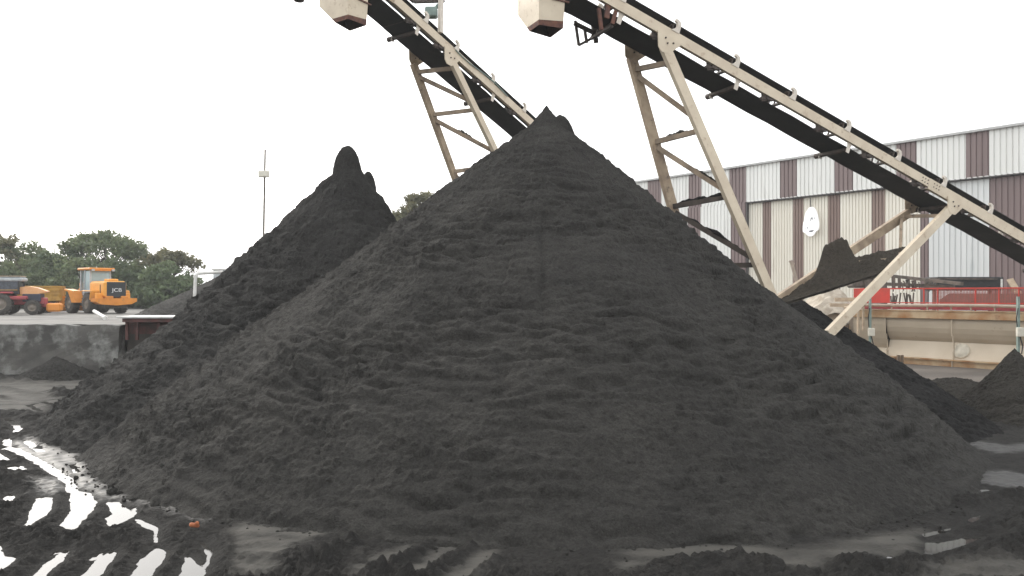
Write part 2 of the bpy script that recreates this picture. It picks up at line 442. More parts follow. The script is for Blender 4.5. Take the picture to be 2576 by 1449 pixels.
# wet yard mud: silt (0..1) = smooth settled fines, wet (0..1) = shiny film
def mud_mat():
    m, nt, b = mk('yard_mud')
    tc = nt.nodes.new('ShaderNodeTexCoord')
    def att(k):
        a = nt.nodes.new('ShaderNodeAttribute'); a.attribute_name = k; return a.outputs['Fac']
    silt, wet, dry = att('silt'), att('wet'), att('dry')
    n = nt.nodes.new('ShaderNodeTexNoise'); n.inputs['Scale'].default_value = 2.5; n.inputs['Detail'].default_value = 8; n.inputs['Roughness'].default_value = 0.7
    nt.links.new(tc.outputs['Object'], n.inputs['Vector'])
    r = nt.nodes.new('ShaderNodeValToRGB')
    r.color_ramp.elements[0].position = 0.3; r.color_ramp.elements[0].color = (0.022, 0.0212, 0.020, 1)
    r.color_ramp.elements[1].position = 0.75; r.color_ramp.elements[1].color = (0.044, 0.0415, 0.0385, 1)
    nt.links.new(n.outputs['Fac'], r.inputs['Fac'])
    r2 = nt.nodes.new('ShaderNodeValToRGB')
    r2.color_ramp.elements[0].position = 0.3; r2.color_ramp.elements[0].color = (0.055, 0.053, 0.048, 1)
    r2.color_ramp.elements[1].position = 0.75; r2.color_ramp.elements[1].color = (0.085, 0.079, 0.069, 1)
    nt.links.new(n.outputs['Fac'], r2.inputs['Fac'])
    mx = nt.nodes.new('ShaderNodeMixRGB')
    nt.links.new(silt, mx.inputs['Fac']); nt.links.new(r.outputs[0], mx.inputs['Color1']); nt.links.new(r2.outputs[0], mx.inputs['Color2'])
    mx2 = nt.nodes.new('ShaderNodeMixRGB'); mx2.inputs['Color2'].default_value = (0.19, 0.168, 0.148, 1)
    nt.links.new(dry, mx2.inputs['Fac']); nt.links.new(mx.outputs[0], mx2.inputs['Color1'])
    nt.links.new(mx2.outputs[0], b.inputs['Base Color'])
    mr = nt.nodes.new('ShaderNodeMapRange'); mr.inputs['To Min'].default_value = 0.85; mr.inputs['To Max'].default_value = 0.45
    nt.links.new(wet, mr.inputs['Value']); nt.links.new(mr.outputs[0], b.inputs['Roughness'])
    sp = nt.nodes.new('ShaderNodeMapRange'); sp.inputs['To Min'].default_value = 0.10; sp.inputs['To Max'].default_value = 0.26
    nt.links.new(wet, sp.inputs['Value']); nt.links.new(sp.outputs[0], b.inputs['Specular IOR Level'])
    n3 = nt.nodes.new('ShaderNodeTexNoise'); n3.inputs['Scale'].default_value = 18; n3.inputs['Detail'].default_value = 6; n3.inputs['Roughness'].default_value = 0.65
    nt.links.new(tc.outputs['Object'], n3.inputs['Vector'])
    bs = nt.nodes.new('ShaderNodeMapRange'); bs.inputs['To Min'].default_value = 1.0; bs.inputs['To Max'].default_value = 0.08
    mxx = nt.nodes.new('ShaderNodeMath'); mxx.operation = 'MAXIMUM'
    nt.links.new(silt, mxx.inputs[0]); nt.links.new(wet, mxx.inputs[1])
    nt.links.new(mxx.outputs[0], bs.inputs['Value'])
    bp = nt.nodes.new('ShaderNodeBump'); bp.inputs['Distance'].default_value = 0.10
    nt.links.new(bs.outputs[0], bp.inputs['Strength'])
    nt.links.new(n3.outputs['Fac'], bp.inputs['Height']); nt.links.new(bp.outputs[0], b.inputs['Normal'])
    return m
M['mud'] = mud_mat()

def water_mat():
    m, nt, b = mk('puddle_water')
    b.inputs['Base Color'].default_value = (0.028, 0.026, 0.023, 1)
    b.inputs['Roughness'].default_value = 0.03
    b.inputs['IOR'].default_value = 1.31
    tc = nt.nodes.new('ShaderNodeTexCoord')
    n = nt.nodes.new('ShaderNodeTexNoise'); n.inputs['Scale'].default_value = 1.2; n.inputs['Detail'].default_value = 2
    nt.links.new(tc.outputs['Object'], n.inputs['Vector'])
    bp = nt.nodes.new('ShaderNodeBump'); bp.inputs['Strength'].default_value = 0.03; bp.inputs['Distance'].default_value = 0.05
    nt.links.new(n.outputs['Fac'], bp.inputs['Height']); nt.links.new(bp.outputs[0], b.inputs['Normal'])
    return m
M['water'] = water_mat()

# ---------------------------------------------------------------- ground: one non-uniform sheet with ruts, ridges and puddle hollows
def lines(spec):
    out = [spec[0][0]]
    for (a, b, st) in spec:
        n = max(1, int(round((b - a) / st)))
        out += list(np.linspace(a, b, n + 1)[1:])
    return np.array(out)

gx = lines([(-320, -60, 26), (-60, -26, 2), (-26, -13, 0.13), (-13, -7.5, 0.06), (-7.5, 7.5, 0.032), (7.5, 13, 0.06), (13, 22, 0.2), (22, 60, 2), (60, 320, 26)])
gy = lines([(-60, 4, 4), (4, 7.9, 0.3), (7.9, 12.5, 0.03), (12.5, 16.5, 0.05), (16.5, 24, 0.09), (24, 34, 0.25), (34, 60, 2), (60, 420, 24)])
GX, GY = np.meshgrid(gx, gy)

def zpoly(pts, kx=0.3552, oy=934.4):
    return [G(x * kx, oy + y * kx)[:2] for (x, y) in pts]
def vpoly(pts):
    return [G(x, y)[:2] for (x, y) in pts]
def sdist(poly, X, Y):
    """signed distance to polygon, positive inside"""
    n = len(poly); d = np.full(X.shape, 1e9); ins = np.zeros(X.shape, bool)
    for k in range(n):
        ax, ay = poly[k]; bx, by = poly[(k + 1) % n]
        ex, ey = bx - ax, by - ay
        t = np.clip(((X - ax) * ex + (Y - ay) * ey) / (ex * ex + ey * ey + 1e-12), 0, 1)
        d = np.minimum(d, (X - ax - t * ex) ** 2 + (Y - ay - t * ey) ** 2)
        c = ((ay > Y) != (by > Y)) & (X < (bx - ax) * (Y - ay) / (by - ay + 1e-12) + ax)
        ins ^= c
    d = np.sqrt(d)
    return np.where(ins, d, -d)
def strip(pts, w, conv):
    """a band along a polyline, as a signed distance"""
    q = conv(pts)
    def f(X, Y):
        d = np.full(X.shape, 1e9)
        for k in range(len(q) - 1):
            ax, ay = q[k]; bx, by = q[k + 1]
            ex, ey = bx - ax, by - ay
            t = np.clip(((X - ax) * ex + (Y - ay) * ey) / (ex * ex + ey * ey + 1e-12), 0, 1)
            d = np.minimum(d, (X - ax - t * ex) ** 2 + (Y - ay - t * ey) ** 2)
        return w - np.sqrt(d)
    return f

PUDDLES = [
    [(260, 890), (375, 890), (365, 960), (330, 1015), (250, 1065), (170, 1120), (155, 1105), (200, 1045), (215, 990), (245, 930)],
    [(500, 840), (640, 860), (690, 920), (660, 990), (580, 1065), (510, 1135), (470, 1115), (425, 1090), (470, 1040), (500, 980), (495, 900)],
    [(765, 925), (835, 920), (900, 970), (945, 1000), (940, 1035), (870, 1065), (790, 1100), (755, 1075), (750, 1040), (800, 1010), (770, 970)],
    [(950, 1040), (1000, 1050), (1115, 1110), (1110, 1140), (1050, 1115), (975, 1075)],
    [(25, 900), (60, 860), (100, 890), (90, 935), (30, 935)],
    [(180, 1500), (300, 1370), (400, 1300), (470, 1260), (490, 1278), (440, 1345), (340, 1430), (280, 1500)],
    [(520, 1520), (660, 1360), (720, 1310), (800, 1265), (825, 1285), (780, 1355), (710, 1450), (660, 1520)],
    [(880, 1520), (1000, 1330), (1060, 1280), (1110, 1250), (1170, 1275), (1165, 1335), (1095, 1410), (1020, 1520)],
    [(1230, 1500), (1310, 1360), (1305, 1310), (1340, 1310), (1400, 1370), (1455, 1405), (1440, 1500)],
    [(-160, 1210), (0, 1235), (30, 1310), (120, 1322), (60, 1375), (0, 1415), (-160, 1470)],
    [(-120, 560), (0, 580), (60, 620), (60, 640), (0, 635), (-120, 620)],
    [(20, 672), (130, 660), (195, 690), (180, 712), (90, 702)],
    [(410, 95), (470, 78), (570, 80), (560, 92), (470, 100)],
]
SOFT = [  # shallow bright streams
    ([(-60, 560), (75, 540), (225, 612), (300, 655), (400, 715), (490, 775), (520, 850)], 0.085),
    ([(40, 470), (60, 520), (75, 540)], 0.06),
    ([(0, 250), (60, 265), (130, 292)], 0.12),
    ([(90, 205), (200, 240), (290, 285)], 0.07),
    ([(250, 200), (330, 225), (390, 240)], 0.09), ([(-40, 95), (60, 105), (190, 125), (260, 160)], 0.10), ([(-40, 165), (50, 165), (140, 185), (260, 235)], 0.09), ([(330, 90), (400, 95), (450, 110)], .08),
    ([(50, 335), (110, 380), (130, 410), (95, 440)], 0.06),
    ([(180, 490), (250, 540), (290, 570)], 0.07),
    ([(1430, 1215), (1490, 1290), (1470, 1360), (1445, 1395)], 0.025),
    ([(960, 960), (935, 1030)], 0.03), ([(1100, 1130), (1105, 1215)], 0.02),
    ([(510, 660), (545, 715)], 0.05),
    ([(340, 1320), (410, 1275)], 0.02), ([(655, 1335), (725, 1285)], 0.02),
]
def vconv8(pts): return [G((2300 + x / 2.006) * .71875, (1500 + y / 2.006) * .71875)[:2] for (x, y) in pts]
def vconv7(pts): return [G((900 + x / 1.84) * .71875, (1700 + y / 1.84) * .71875)[:2] for (x, y) in pts]
PUD8 = [
    [(1868, 742), (1990, 712), (2090, 690), (2060, 712), (1960, 740), (1872, 765)],
    [(2175, 655), (2230, 620), (2295, 600), (2260, 630), (2200, 660)],
    [(1868, 800), (2000, 795), (2150, 772), (2300, 768), (2150, 822), (2000, 858), (1930, 892), (1872, 892)],
    [(1590, 915), (1645, 895), (1640, 905), (1600, 920)],
    [(2170, 462), (2290, 425), (2380, 432), (2300, 442), (2195, 475)],
]
SILT7 = [
    [(-120, 260), (330, 255), (420, 300), (420, 330), (230, 380), (110, 500), (60, 600), (-140, 600)],
    [(560, 620), (700, 520), (830, 440), (960, 405), (985, 430), (900, 480), (720, 580), (660, 640)],
    [(930, 620), (1080, 500), (1190, 420), (1270, 405), (1230, 450), (1130, 530), (1040, 640)],
    [(1200, 640), (1330, 540), (1440, 450), (1520, 425), (1560, 440), (1490, 500), (1400, 640)],
    [(980, 350), (1200, 325), (1500, 380), (1700, 390), (1560, 420), (1300, 385), (1050, 390)],
]
SILT8 = [
    [(-260, 890), (0, 850), (300, 822), (560, 815), (900, 860), (1180, 840), (1500, 770), (1860, 730), (1870, 900), (1560, 905), (1200, 930), (1150, 1020), (900, 1010), (620, 920), (400, 905), (0, 960), (-260, 1010)],
    [(1950, 1010), (2150, 950), (2400, 930), (2700, 960), (2700, 1100), (1900, 1100)],
]
WETS = [
    (zpoly, [(480, 690), (560, 650), (700, 800), (860, 890), (1000, 910), (1250, 970), (1480, 1030), (1460, 1060), (1250, 1010), (1000, 950), (840, 905), (700, 915), (640, 855), (520, 835)]),
    (zpoly, [(60, 520), (200, 470), (430, 560), (600, 610), (620, 680), (480, 760), (300, 660)]),
    (zpoly, [(230, 770), (330, 780), (430, 740), (460, 830), (380, 880), (270, 870)]),
    (vconv8, [(2240, 380), (2290, 320), (2420, 300), (2600, 330), (2900, 420), (2900, 470), (2576, 430), (2400, 415)]),
    (vconv8, [(2120, 110), (2250, 95), (2450, 120), (2700, 110), (2700, 150), (2400, 180)]),
]

edge_n = 0.055 * fbm(GX * 3.2, GY * 3.2, 4, 11) + 0.02 * fbm(GX * 14, GY * 14, 2, 51)
pud = np.full(GX.shape, -9.0)
for p in PUDDLES: pud = np.maximum(pud, sdist(zpoly(p), GX, GY))
for p in PUD8: pud = np.maximum(pud, sdist(vconv8(p), GX, GY))
for (p, w) in SOFT: pud = np.maximum(pud, strip(p, w, zpoly)(GX, GY))
sil = np.full(GX.shape, -9.0)
for p in SILT7: sil = np.maximum(sil, 1.6 * sdist(vconv7(p), GX, GY) + 0.05)
sil = np.maximum(sil, sdist(zpoly([(-120, 40), (560, 55), (640, 110), (420, 215), (250, 300), (-120, 340)]), GX, GY) * .6)
for p in SILT8: sil = np.maximum(sil, sdist(vconv8(p), GX, GY))
wet = np.full(GX.shape, -9.0)
for (cv, p) in WETS: wet = np.maximum(wet, sdist(cv(p), GX, GY))
pud = pud + edge_n * (0.6 + 0.05 * np.maximum(GY - 10, 0)); sil = sil + edge_n * 1.3; wet = wet + 2.5 * edge_n

near = sstep(34, 28, GY) * sstep(-22, -17, GX) * sstep(16, 11, GX) * sstep(5, 8, GY)
clod = fbm(GX * 5, GY * 5, 4, 21, 0.6)
clod2 = np.abs(pnoise(GX * 11, GY * 11, 33)) * 0.5 + np.abs(pnoise(GX * 23, GY * 23, 34)) * 0.3
left_side = sstep(1.0, -2.0, GX)
land = 0.07 + 0.01 * left_side + 0.05 * fbm(GX * 0.9, GY * 0.9, 2, 5) + (0.075 + 0.05 * left_side) * clod + (0.12 + 0.03 * left_side) * clod2 + 0.03 * pnoise(GX * 30, GY * 30, 35)
# tyre-lug ridges across the bottom centre
ua = GX * 0.80 + GY * 0.60
lug = 0.5 + 0.5 * np.cos(2 * math.pi * (GX * 0.86 - GY * 0.50) / 0.78 + 1.4 * pnoise(GX * .7, GY * .7, 61))
lugmask = sstep(-3.6, -2.6, GX) * sstep(1.6, 0.6, GX) * sstep(10.2, 9.7, GY)
RIDGE = [([(250, 600), (330, 540), (560, 410), (690, 310)], vconv7, .11, .07), ([(700, 640), (800, 600), (1010, 470), (1110, 395)], vconv7, .09, .06), ([(1000, 660), (1110, 600), (1300, 470), (1400, 395)], vconv7, .09, .06), ([(1350, 640), (1500, 520), (1620, 440)], vconv7, .08, .05),
         ([(1400, 990), (1600, 950), (2000, 905), (2300, 815), (2700, 690)], vconv8, .16, .10), ([(1872, 782), (2200, 745), (2700, 640)], vconv8, .10, .07), ([(2150, 520), (2400, 500), (2700, 490)], vconv8, .16, .08), ([(0, 1010), (300, 960), (560, 940), (800, 1010)], vconv8, .13, .07)]
RIDGE += [([(-80, 60), (60, 70), (200, 95), (330, 140), (430, 185)], zpoly, .35, .16), ([(-80, 130), (40, 130), (160, 150), (280, 200)], zpoly, .28, .13), ([(-60, 190), (60, 200), (180, 215)], zpoly, .22, .10), ([(150, 60), (300, 75), (420, 120)], zpoly, .3, .12), ([(-60, 300), (20, 320), (90, 310), (180, 330)], zpoly, .22, .14), ([(-60, 400), (20, 430), (90, 380)], zpoly, .2, .15), ([(60, 560), (140, 575), (230, 620)], zpoly, .14, .08)]
rdg = np.zeros(GX.shape)
for (p, cv, w_, hh_) in RIDGE:
    rdg = np.maximum(rdg, hh_ * np.exp(-np.clip(1 - strip(p, w_, cv)(GX, GY) / w_, 0, 5) ** 2 * 1.0))
land = land * (1 - 0.55 * sstep(12.5, 16, GY))
smooth_far = 0.075 + 0.03 * fbm(GX * 0.4, GY * 0.4, 3, 8)
sil = sil - 3.0 * rdg
siltm = sstep(-0.22, 0.20, sil + 0.12 * fbm(GX * 1.2 + GY * .8, GY * 4.5, 3, 131)) * np.clip(0.75 + 0.7 * fbm(GX * 0.8, GY * 3.0, 3, 141), 0.25, 1)
toe = np.hypot(GX - (1375 - CX) / F * 18.3, GY - 18.3) - 9.25 - 0.3 * sstep(0, -6, GX)
flat = sstep(-0.1, 1.3, toe + 0.25 * fbm(GX * 1.3, GY * 1.3, 2, 171))
land = land * (0.30 + 0.70 * flat) + rdg * (1 + 1.2 * clod)
h = land * (1 - siltm) + (0.035 + 0.012 * fbm(GX * 1.5, GY * 1.5, 3, 71)) * siltm
wetm = sstep(-0.2, 0.15, wet)
h = h * (1 - 0.75 * wetm) + 0.75 * wetm * (0.022 + 0.03 * clod)
h = np.minimum(h, np.maximum(-0.03, -pud * 0.38))
rough = (0.25 + 0.75 * flat) * (1 - siltm) * (1 - wetm) * sstep(0.02, -0.16, pud)
h = h + rough * (0.075 * (np.abs(fbm(GX * 7, GY * 7, 3, 151, 0.6)) - 0.27) + 0.05 * pnoise(GX * 17, GY * 17, 161))
h = h * near + smooth_far * (1 - near)
dry = sstep(22, 25, GY) * sstep(6, 10, GX)
h = np.where(GX < -13, np.maximum(h, 0.02), h)
ground = grid_mesh('ground', GX, GY, h, M['mud'], {'silt': siltm * near, 'wet': np.clip(np.maximum(wetm * 0.95, siltm * 0.12), 0, 1) * near, 'dry': dry * (0.8 + 0.4 * np.clip(fbm(GX * .3, GY * .5, 3, 91), -1, 1))})
tag(ground, 'dark wet mud yard with tyre ruts, silt and ridges', None, None, 'structure')

wb = MB()
wb.add([(-26, 6, 0), (26, 6, 0), (26, 27, 0), (-26, 27, 0)], [(0, 1, 2, 3)])
water = wb.build('water', M['water'])
tag(water, 'shallow puddles lying in the tyre ruts', None, None, 'structure')

# upper yard on the left, behind the retaining wall
UPZ0, UPZ1, WALLY = 1.89, 1.74, 29.0
px_ = lines([(-320, -60, 26), (-60, -8, 0.35)]); py_ = lines([(WALLY + 0.32, 40, 0.2), (40, 60, 0.6), (60, 420, 24)])
UX, UY = np.meshgrid(px_, py_)
UZ = UPZ0 + (UPZ1 - UPZ0) * np.clip((UY - WALLY) / 23, 0, 1) + 0.03 * fbm(UX * .5, UY * .5, 3, 3) + 0.02 * fbm(UX * 2, UY * 2, 2, 4) - 0.03
tag(grid_mesh('upper_yard', UX, UY, UZ, M['plateau']), 'pale dusty upper yard behind the retaining wall', None, None, 'structure')

# ---------------------------------------------------------------- sand piles
def pile(name, cx, cy, base, H, Rf, mat_, prof, bumps=(), nr=300, na=1100, back=260, seed=1, lump=1.0, front=110, rough_top=0.0, flow=1.0, grooves=(), calm=False):
    """cone-like heap on a polar grid; Rf(theta) toe radius, prof(rho) relative height, bumps (dx, dy, radius, height, power)"""
    f0 = math.radians(-90 - front); f1 = math.radians(-90 + front)
    th = np.concatenate([np.linspace(f0, f1, na, endpoint=False), np.linspace(f1, f0 + 2 * math.pi, back, endpoint=False)])
    rr = np.linspace(0.0, 1.10, nr) ** 0.92
    R = Rf(th)
    RHO, TH = np.meshgrid(rr, th, indexing='ij')
    RR = RHO * R[None, :]
    X = cx + RR * np.cos(TH); Y = cy + RR * np.sin(TH)
    Z = H * prof(RHO)
    for (bx, by, br, bh, bp) in bumps:
        d = np.hypot(X - cx - bx, Y - cy - by) / br
        Z = Z + bh * np.clip(1 - d ** bp, 0, None)
    slope = math.atan2(H, float(R.mean()))
    lf = 0.35 + 0.65 * np.clip(RHO, 0, 1)            # coarser towards the toe
    n = 0.06 * fbm(X * 0.45, Y * 0.45, 3, seed) * np.clip(RR / 1.5, 0, 1)
    n += flow * 0.045 * pnoise(TH * 9 + 0.3 * pnoise(RR * .6, TH * 3, seed + 2), RR * 0.35, seed + 3) * np.clip(RR / 2, 0, 1)
    n += flow * 0.034 * pnoise(TH * 4 + seed, RR * 2.7 + 0.8 * pnoise(X * .9, Y * .9, seed + 6), seed + 4) * np.clip(RR / 2, 0, 1)
    arc = TH * R.mean() * 0.6
    wob = 0.5 * pnoise(X * 1.1, Y * 1.1, seed + 20)
    patch = np.clip(0.55 + 1.1 * pnoise(X * 0.55 + 4, Y * 0.55 + Z * .3, seed + 21) + 0.8 * pnoise(X * 1.7, Y * 1.7 + Z, seed + 22), 0.08, 1.3)
    c1 = fbm(X * 2.2, Y * 2.2 + Z * 1.1, 3, seed + 5, 0.6)
    n += lump * lf * 0.028 * c1
    c2 = pnoise(arc * 8.5 + wob, RR * 4.4 + wob, seed + 9)
    c2b = pnoise(X * 6.5, (Y + Z) * 7.5, seed + 11)
    c3 = pnoise(X * 14, (Y + Z) * 13, seed + 10)
    side = 0.55 + 0.45 * sstep(-85, -125, np.degrees(TH)) if calm else 1.0
    n += lump * lf * side * patch * (0.14 * np.clip(c2 - 0.10, 0, 1) + 0.17 * np.clip(c2b - 0.14, 0, 1) + 0.10 * np.clip(c3 - 0.08, 0, 1) - 0.20 * np.clip(-c2b - 0.22, 0, 1) - 0.14 * np.clip(-c3 - 0.22, 0, 1))
    arr = (TH + math.pi / 2) * RR * 0.9
    rip = pnoise(arr * 1.2 + 2 * wob, RR * 4.8 + 0.7 * wob, seed + 40)
    rip2 = pnoise(arr * 2.6 + wob, RR * 9.5 + wob, seed + 41)
    rm = np.clip(0.6 + 1.3 * pnoise(X * 0.4, Y * 0.4 + Z * .3, seed + 42), 0.1, 1.2)
    n += flow * rm * np.clip(RR / 3.0, 0.15, 1) * (0.075 * rip + 0.070 * rip2 - 0.16 * np.clip(-rip - 0.12, 0, 1) - 0.18 * np.clip(-rip2 - 0.14, 0, 1))
    n += lump * 0.024 * pnoise(X * 28, (Y + Z) * 26, seed + 12)
    for (ga, gd, gw) in grooves:      # small run-off furrows down the slope
        off = (np.degrees(TH) - ga + 180) % 360 - 180
        dist = np.radians(off) * RR + 0.10 * pnoise(RR * 1.3, RR * 0 + ga, seed + 30) + 0.03 * pnoise(RR * 6, RR * 0 + ga, seed + 31)
        n -= gd * np.clip(0.8 + 1.6 * pnoise(RR * 0.9, RR * 0 + 2 * ga, seed + 33), 0, 1.4) * np.exp(-(dist / gw) ** 2) * sstep(0.16, 0.3, RHO) * sstep(0.85, 0.45, RHO)
    if rough_top: n += rough_top * fbm(X * 1.5, (Y + Z) * 1.1, 4, seed + 15, 0.6) * np.clip(RR / 1.0, 0.1, 1)
    fall = sstep(1.08, 0.9, RHO) * 0.85 + 0.15
    n = n * fall
    X = X + n * math.sin(slope) * np.cos(TH); Y = Y + n * math.sin(slope) * np.sin(TH); Z = Z + n * math.cos(slope)
    Z = Z + base
    return grid_mesh(name, X.T[::1].T, Y, Z, mat_, wrap=True)

def lobes(base_R, items):
    """toe radius as a smooth function of direction: items (deg, delta, width deg)"""
    def f(th):
        r = np.full(th.shape, float(base_R))
        for (a, dl, w) in items:
            dd = (np.degrees(th) - a + 180) % 360 - 180
            r = r + dl * np.exp(-(dd / w) ** 2)
        return r + 0.12 * pnoise(th * 4, th * 0 + base_R, 77) + 0.05 * pnoise(th * 17, th * 0 + 3.3, 78)
    return f

def prof_main(p):
    f = 0.972 * (1 - p) + 0.0 * p
    toe = np.where(p > 0.9, 0.028 * (1 - (1.06 - p) / 0.16), 0)
    return np.where(p < 1.0, f, -0.25 * (p - 1.0)) + 0.006 * np.sin(p * 9)

PX, PY = (1375 - CX) / F * 18.3, 18.3
main_pile = pile('sand_pile', PX, PY, 0.0, 7.36, lobes(9.15, [(185, 0.40, 40), (-15, -0.5, 38)]), M['sand'], prof_main,
                 bumps=[(0.0, 0.0, 0.40, 0.22, 0.95), (0.43, -0.05, 0.22, 0.27, 2.0)], nr=360, na=1500, seed=4, lump=1.05, calm=True, flow=1.1, grooves=[(-93.5, 0.05, 0.05), (-101, 0.03, 0.05), (-60, 0.03, 0.06)])
tag(main_pile, 'huge dark grey conical sand pile in the middle of the yard', 'sand pile')

def prof_left(p):
    f = 1.035 * (1.001 - np.sqrt(p * p + 0.045 ** 2))
    f = f - 0.040 * np.sin(math.pi * np.clip(p, 0, 1)) ** 1.5
    return np.where(p < 1.0, f, -0.25 * (p - 1.0)) + 0.006 * np.sin(p * 8)
LX, LY = (872 - CX) / F * 20.5, 20.5
left_pile = pile('sand_pile', LX, LY, 0.0, 6.28, lobes(6.9, [(0, -1.6, 45), (180, 0.15, 40)]), M['sand_darker'], prof_left,
                 bumps=[(0.0, 0.0, 0.37, 0.46, 3.4), (0.62, 0.0, 0.17, 0.24, 2.0), (0.45, 0.1, 0.85, 0.22, 2.0)], nr=270, na=950, seed=23, lump=1.1, rough_top=0.09)
tag(left_pile, 'tall dark sand pile with a knobbly rounded tip, behind the left of the huge pile', 'sand pile')

dark_pile = pile('sand_pile', 8.2, 23.3, 0.0, 3.02, lobes(4.0, [(-90, 3.7, 36)]), M['sand_blackish'], lambda p: np.where(p < 1, (1 - p) ** 1.0, -0.2 * (p - 1)), nr=150, na=600, seed=41, rough_top=0.05)
tag(dark_pile, 'low blackish sand pile burying the feet of the right conveyor legs', 'sand pile')
small_pile = pile('sand_pile', 12.35, 19.4, 0.0, 1.66, lobes(1.45, [(-90, .7, 50)]), M['sand_brown'], lambda p: np.where(p < 1, 1 - p ** 0.95, -0.2 * (p - 1)), nr=120, na=420, seed=52, rough_top=0.06)
tag(small_pile, 'small pointed brownish sand pile at the right edge in front of the tank', 'sand pile')
mound = pile('sand_pile', 13.0, 23.2, 0.0, 0.52, lobes(1.5, []), M['sand_brown'], lambda p: np.where(p < 1, (1 - p * p) ** 1.3, -0.2 * (p - 1)), nr=70, na=260, seed=61)
tag(mound, 'low rounded brown mound beside the small pointed pile', 'sand pile')
far_pile = pile('sand_pile', (640 - CX) / F * 47, 47, 1.70, 3.3, lobes(6.6, []), M['sand'], lambda p: np.where(p < 1, 1 - p, -0.2 * (p - 1)), nr=120, na=420, seed=71)
tag(far_pile, 'distant dark pile on the upper yard right of the loader', 'sand pile')
wall_heap = pile('sand_pile', (130 - CX) / F * 27.6, 27.9, 0.0, 0.80, lobes(1.5, []), M['sand'], lambda p: np.where(p < 1, 1 - p ** 0.9, -0.2 * (p - 1)), nr=80, na=300, seed=81)
tag(wall_heap, 'little dark heap at the foot of the retaining wall', 'sand pile')

# ---------------------------------------------------------------- retaining wall, platform and pipes on the left
rw = MB()
xs = np.linspace(-44, (300 - CX) / F * WALLY, 60)
wr = random.Random(3)
prev = None
front = []; topz = []
for x in xs:
    front.append((x, WALLY + wr.uniform(-.04, .04), 0)); topz.append(UPZ0 + wr.uniform(-.05, .05) - 0.03)
nz = 8
V = []
for i, x in enumerate(xs):
    for k in range(nz + 1):
        V.append((x, front[i][1] + (0.18 * (1 - k / nz)) * -1 + wr.uniform(-.03, .03), -0.1 + (topz[i] + 0.1) * k / nz))
    V.append((x, WALLY + 0.45, topz[i])); V.append((x, WALLY + 0.45, -0.1))
m_ = nz + 3
Fc = []
for i in range(len(xs) - 1):
    for k in range(m_ - 1): Fc.append((i * m_ + k, (i + 1) * m_ + k, (i + 1) * m_ + k + 1, i * m_ + k + 1))
Fc.append(tuple(range((len(xs) - 1) * m_, len(xs) * m_)))
rw.add(V, Fc)
o = rw.build('retaining_wall', M['concrete'])
tag(o, 'stained grey concrete retaining wall with pale patches holding up the upper yard', 'wall')
xe = xs[-1]
bw = MB(); bw.box((xe + 4.0, WALLY + 0.9, 0.75), (7.9, 0.9, 1.6), bev=0.05)
o = bw.build('concrete_block', mat('brown_concrete', (0.075, 0.065, 0.056), (0.045, 0.04, 0.035), scale=1.5, rough=0.9, bump=0.3, bscale=14))
tag(o, 'dark brown concrete ledge under the white-topped platform', 'wall')

pl0 = P(292, 797, 28.7); pl1 = P(470, 795, 28.7)
root = empty('loading_platform', (pl0.x + 1.3, 29.4, 1.55))
a = MB(); a.box(((pl0.x + pl1.x) / 2, 29.5, pl0.z - 0.02), (pl1.x - pl0.x, 1.6, 0.07), bev=0.01)
a.build('platform_top', M['white_paint'], root)
a = MB(); a.box(((pl0.x + pl1.x) / 2 + 0.1, 29.5, pl0.z - 0.13), (pl1.x - pl0.x - 0.15, 1.4, 0.13))
a.build('edge_beam', M['dark_red'], root)
a = MB()
for x in (320, 345, 400): a.cut(); a.bar(P(x, 805, 29.1), P(x, 855, 29.1), 0.10, 0.10, (1, 0, 0))
a.build('platform_leg', M['dark_red'], root)
a = MB(); a.box((P(380, 830, 29.6).x, 29.7, P(380, 830, 29.6).z), (1.7, 0.5, 0.62), bev=0.04)
a.build('side_panel', M['dark_red'], root)
tag(root, 'flat white-topped platform on a dark red steel frame at the wall corner', 'platform')

a = MB(); p0 = P(237, 786, 39); p1 = P(266, 802, 36); a.tube(p0 + Vector((0, 0, .06)), p1 + Vector((0, 0, .03)), 0.085, n=14)
a.tube(p1 + Vector((0, 0, .03)), p1 + Vector((0.02, -0.1, .03)), 0.10, n=14)
tag(a.build('white_pipe', M['white_paint']), 'short white pipe lying on the upper yard below the loader', 'pipe')

root = empty('drain_pipe', P(488, 754, 42))
a = MB(); q0 = P(488, 775, 42); q1 = P(492, 694, 42); q2 = P(497, 688, 42.1); q3 = P(560, 684, 43)
a.path([q0, q1, q2, q3], 0.085, 12)
a.build('pipe_run', M['white_paint'], root)
a = MB(); a.tube(q1 - Vector((0, 0, .1)), q1 + Vector((0, 0, .02)), 0.115, n=12); a.build('collar', M['white_paint'], root)
tag(root, 'pale bent pipe standing in front of the distant dark pile', 'pipe')
root = empty('site_cabin', P(570, 720, 56))
a = MB(); cc = P(575, 690, 56); a.box((cc.x, 57.2, 3.2), (2.2, 2.4, 2.95), bev=0.03); a.build('cabin_wall', M['grey_panel'], root)
a = MB(); a.box((cc.x, 57.2, 4.74), (2.4, 2.6, 0.12), bev=0.03); a.build('cabin_roof', M['white_paint'], root)
tag(root, 'small pale grey cabin with a flat roof half hidden behind the tall pile', 'cabin')

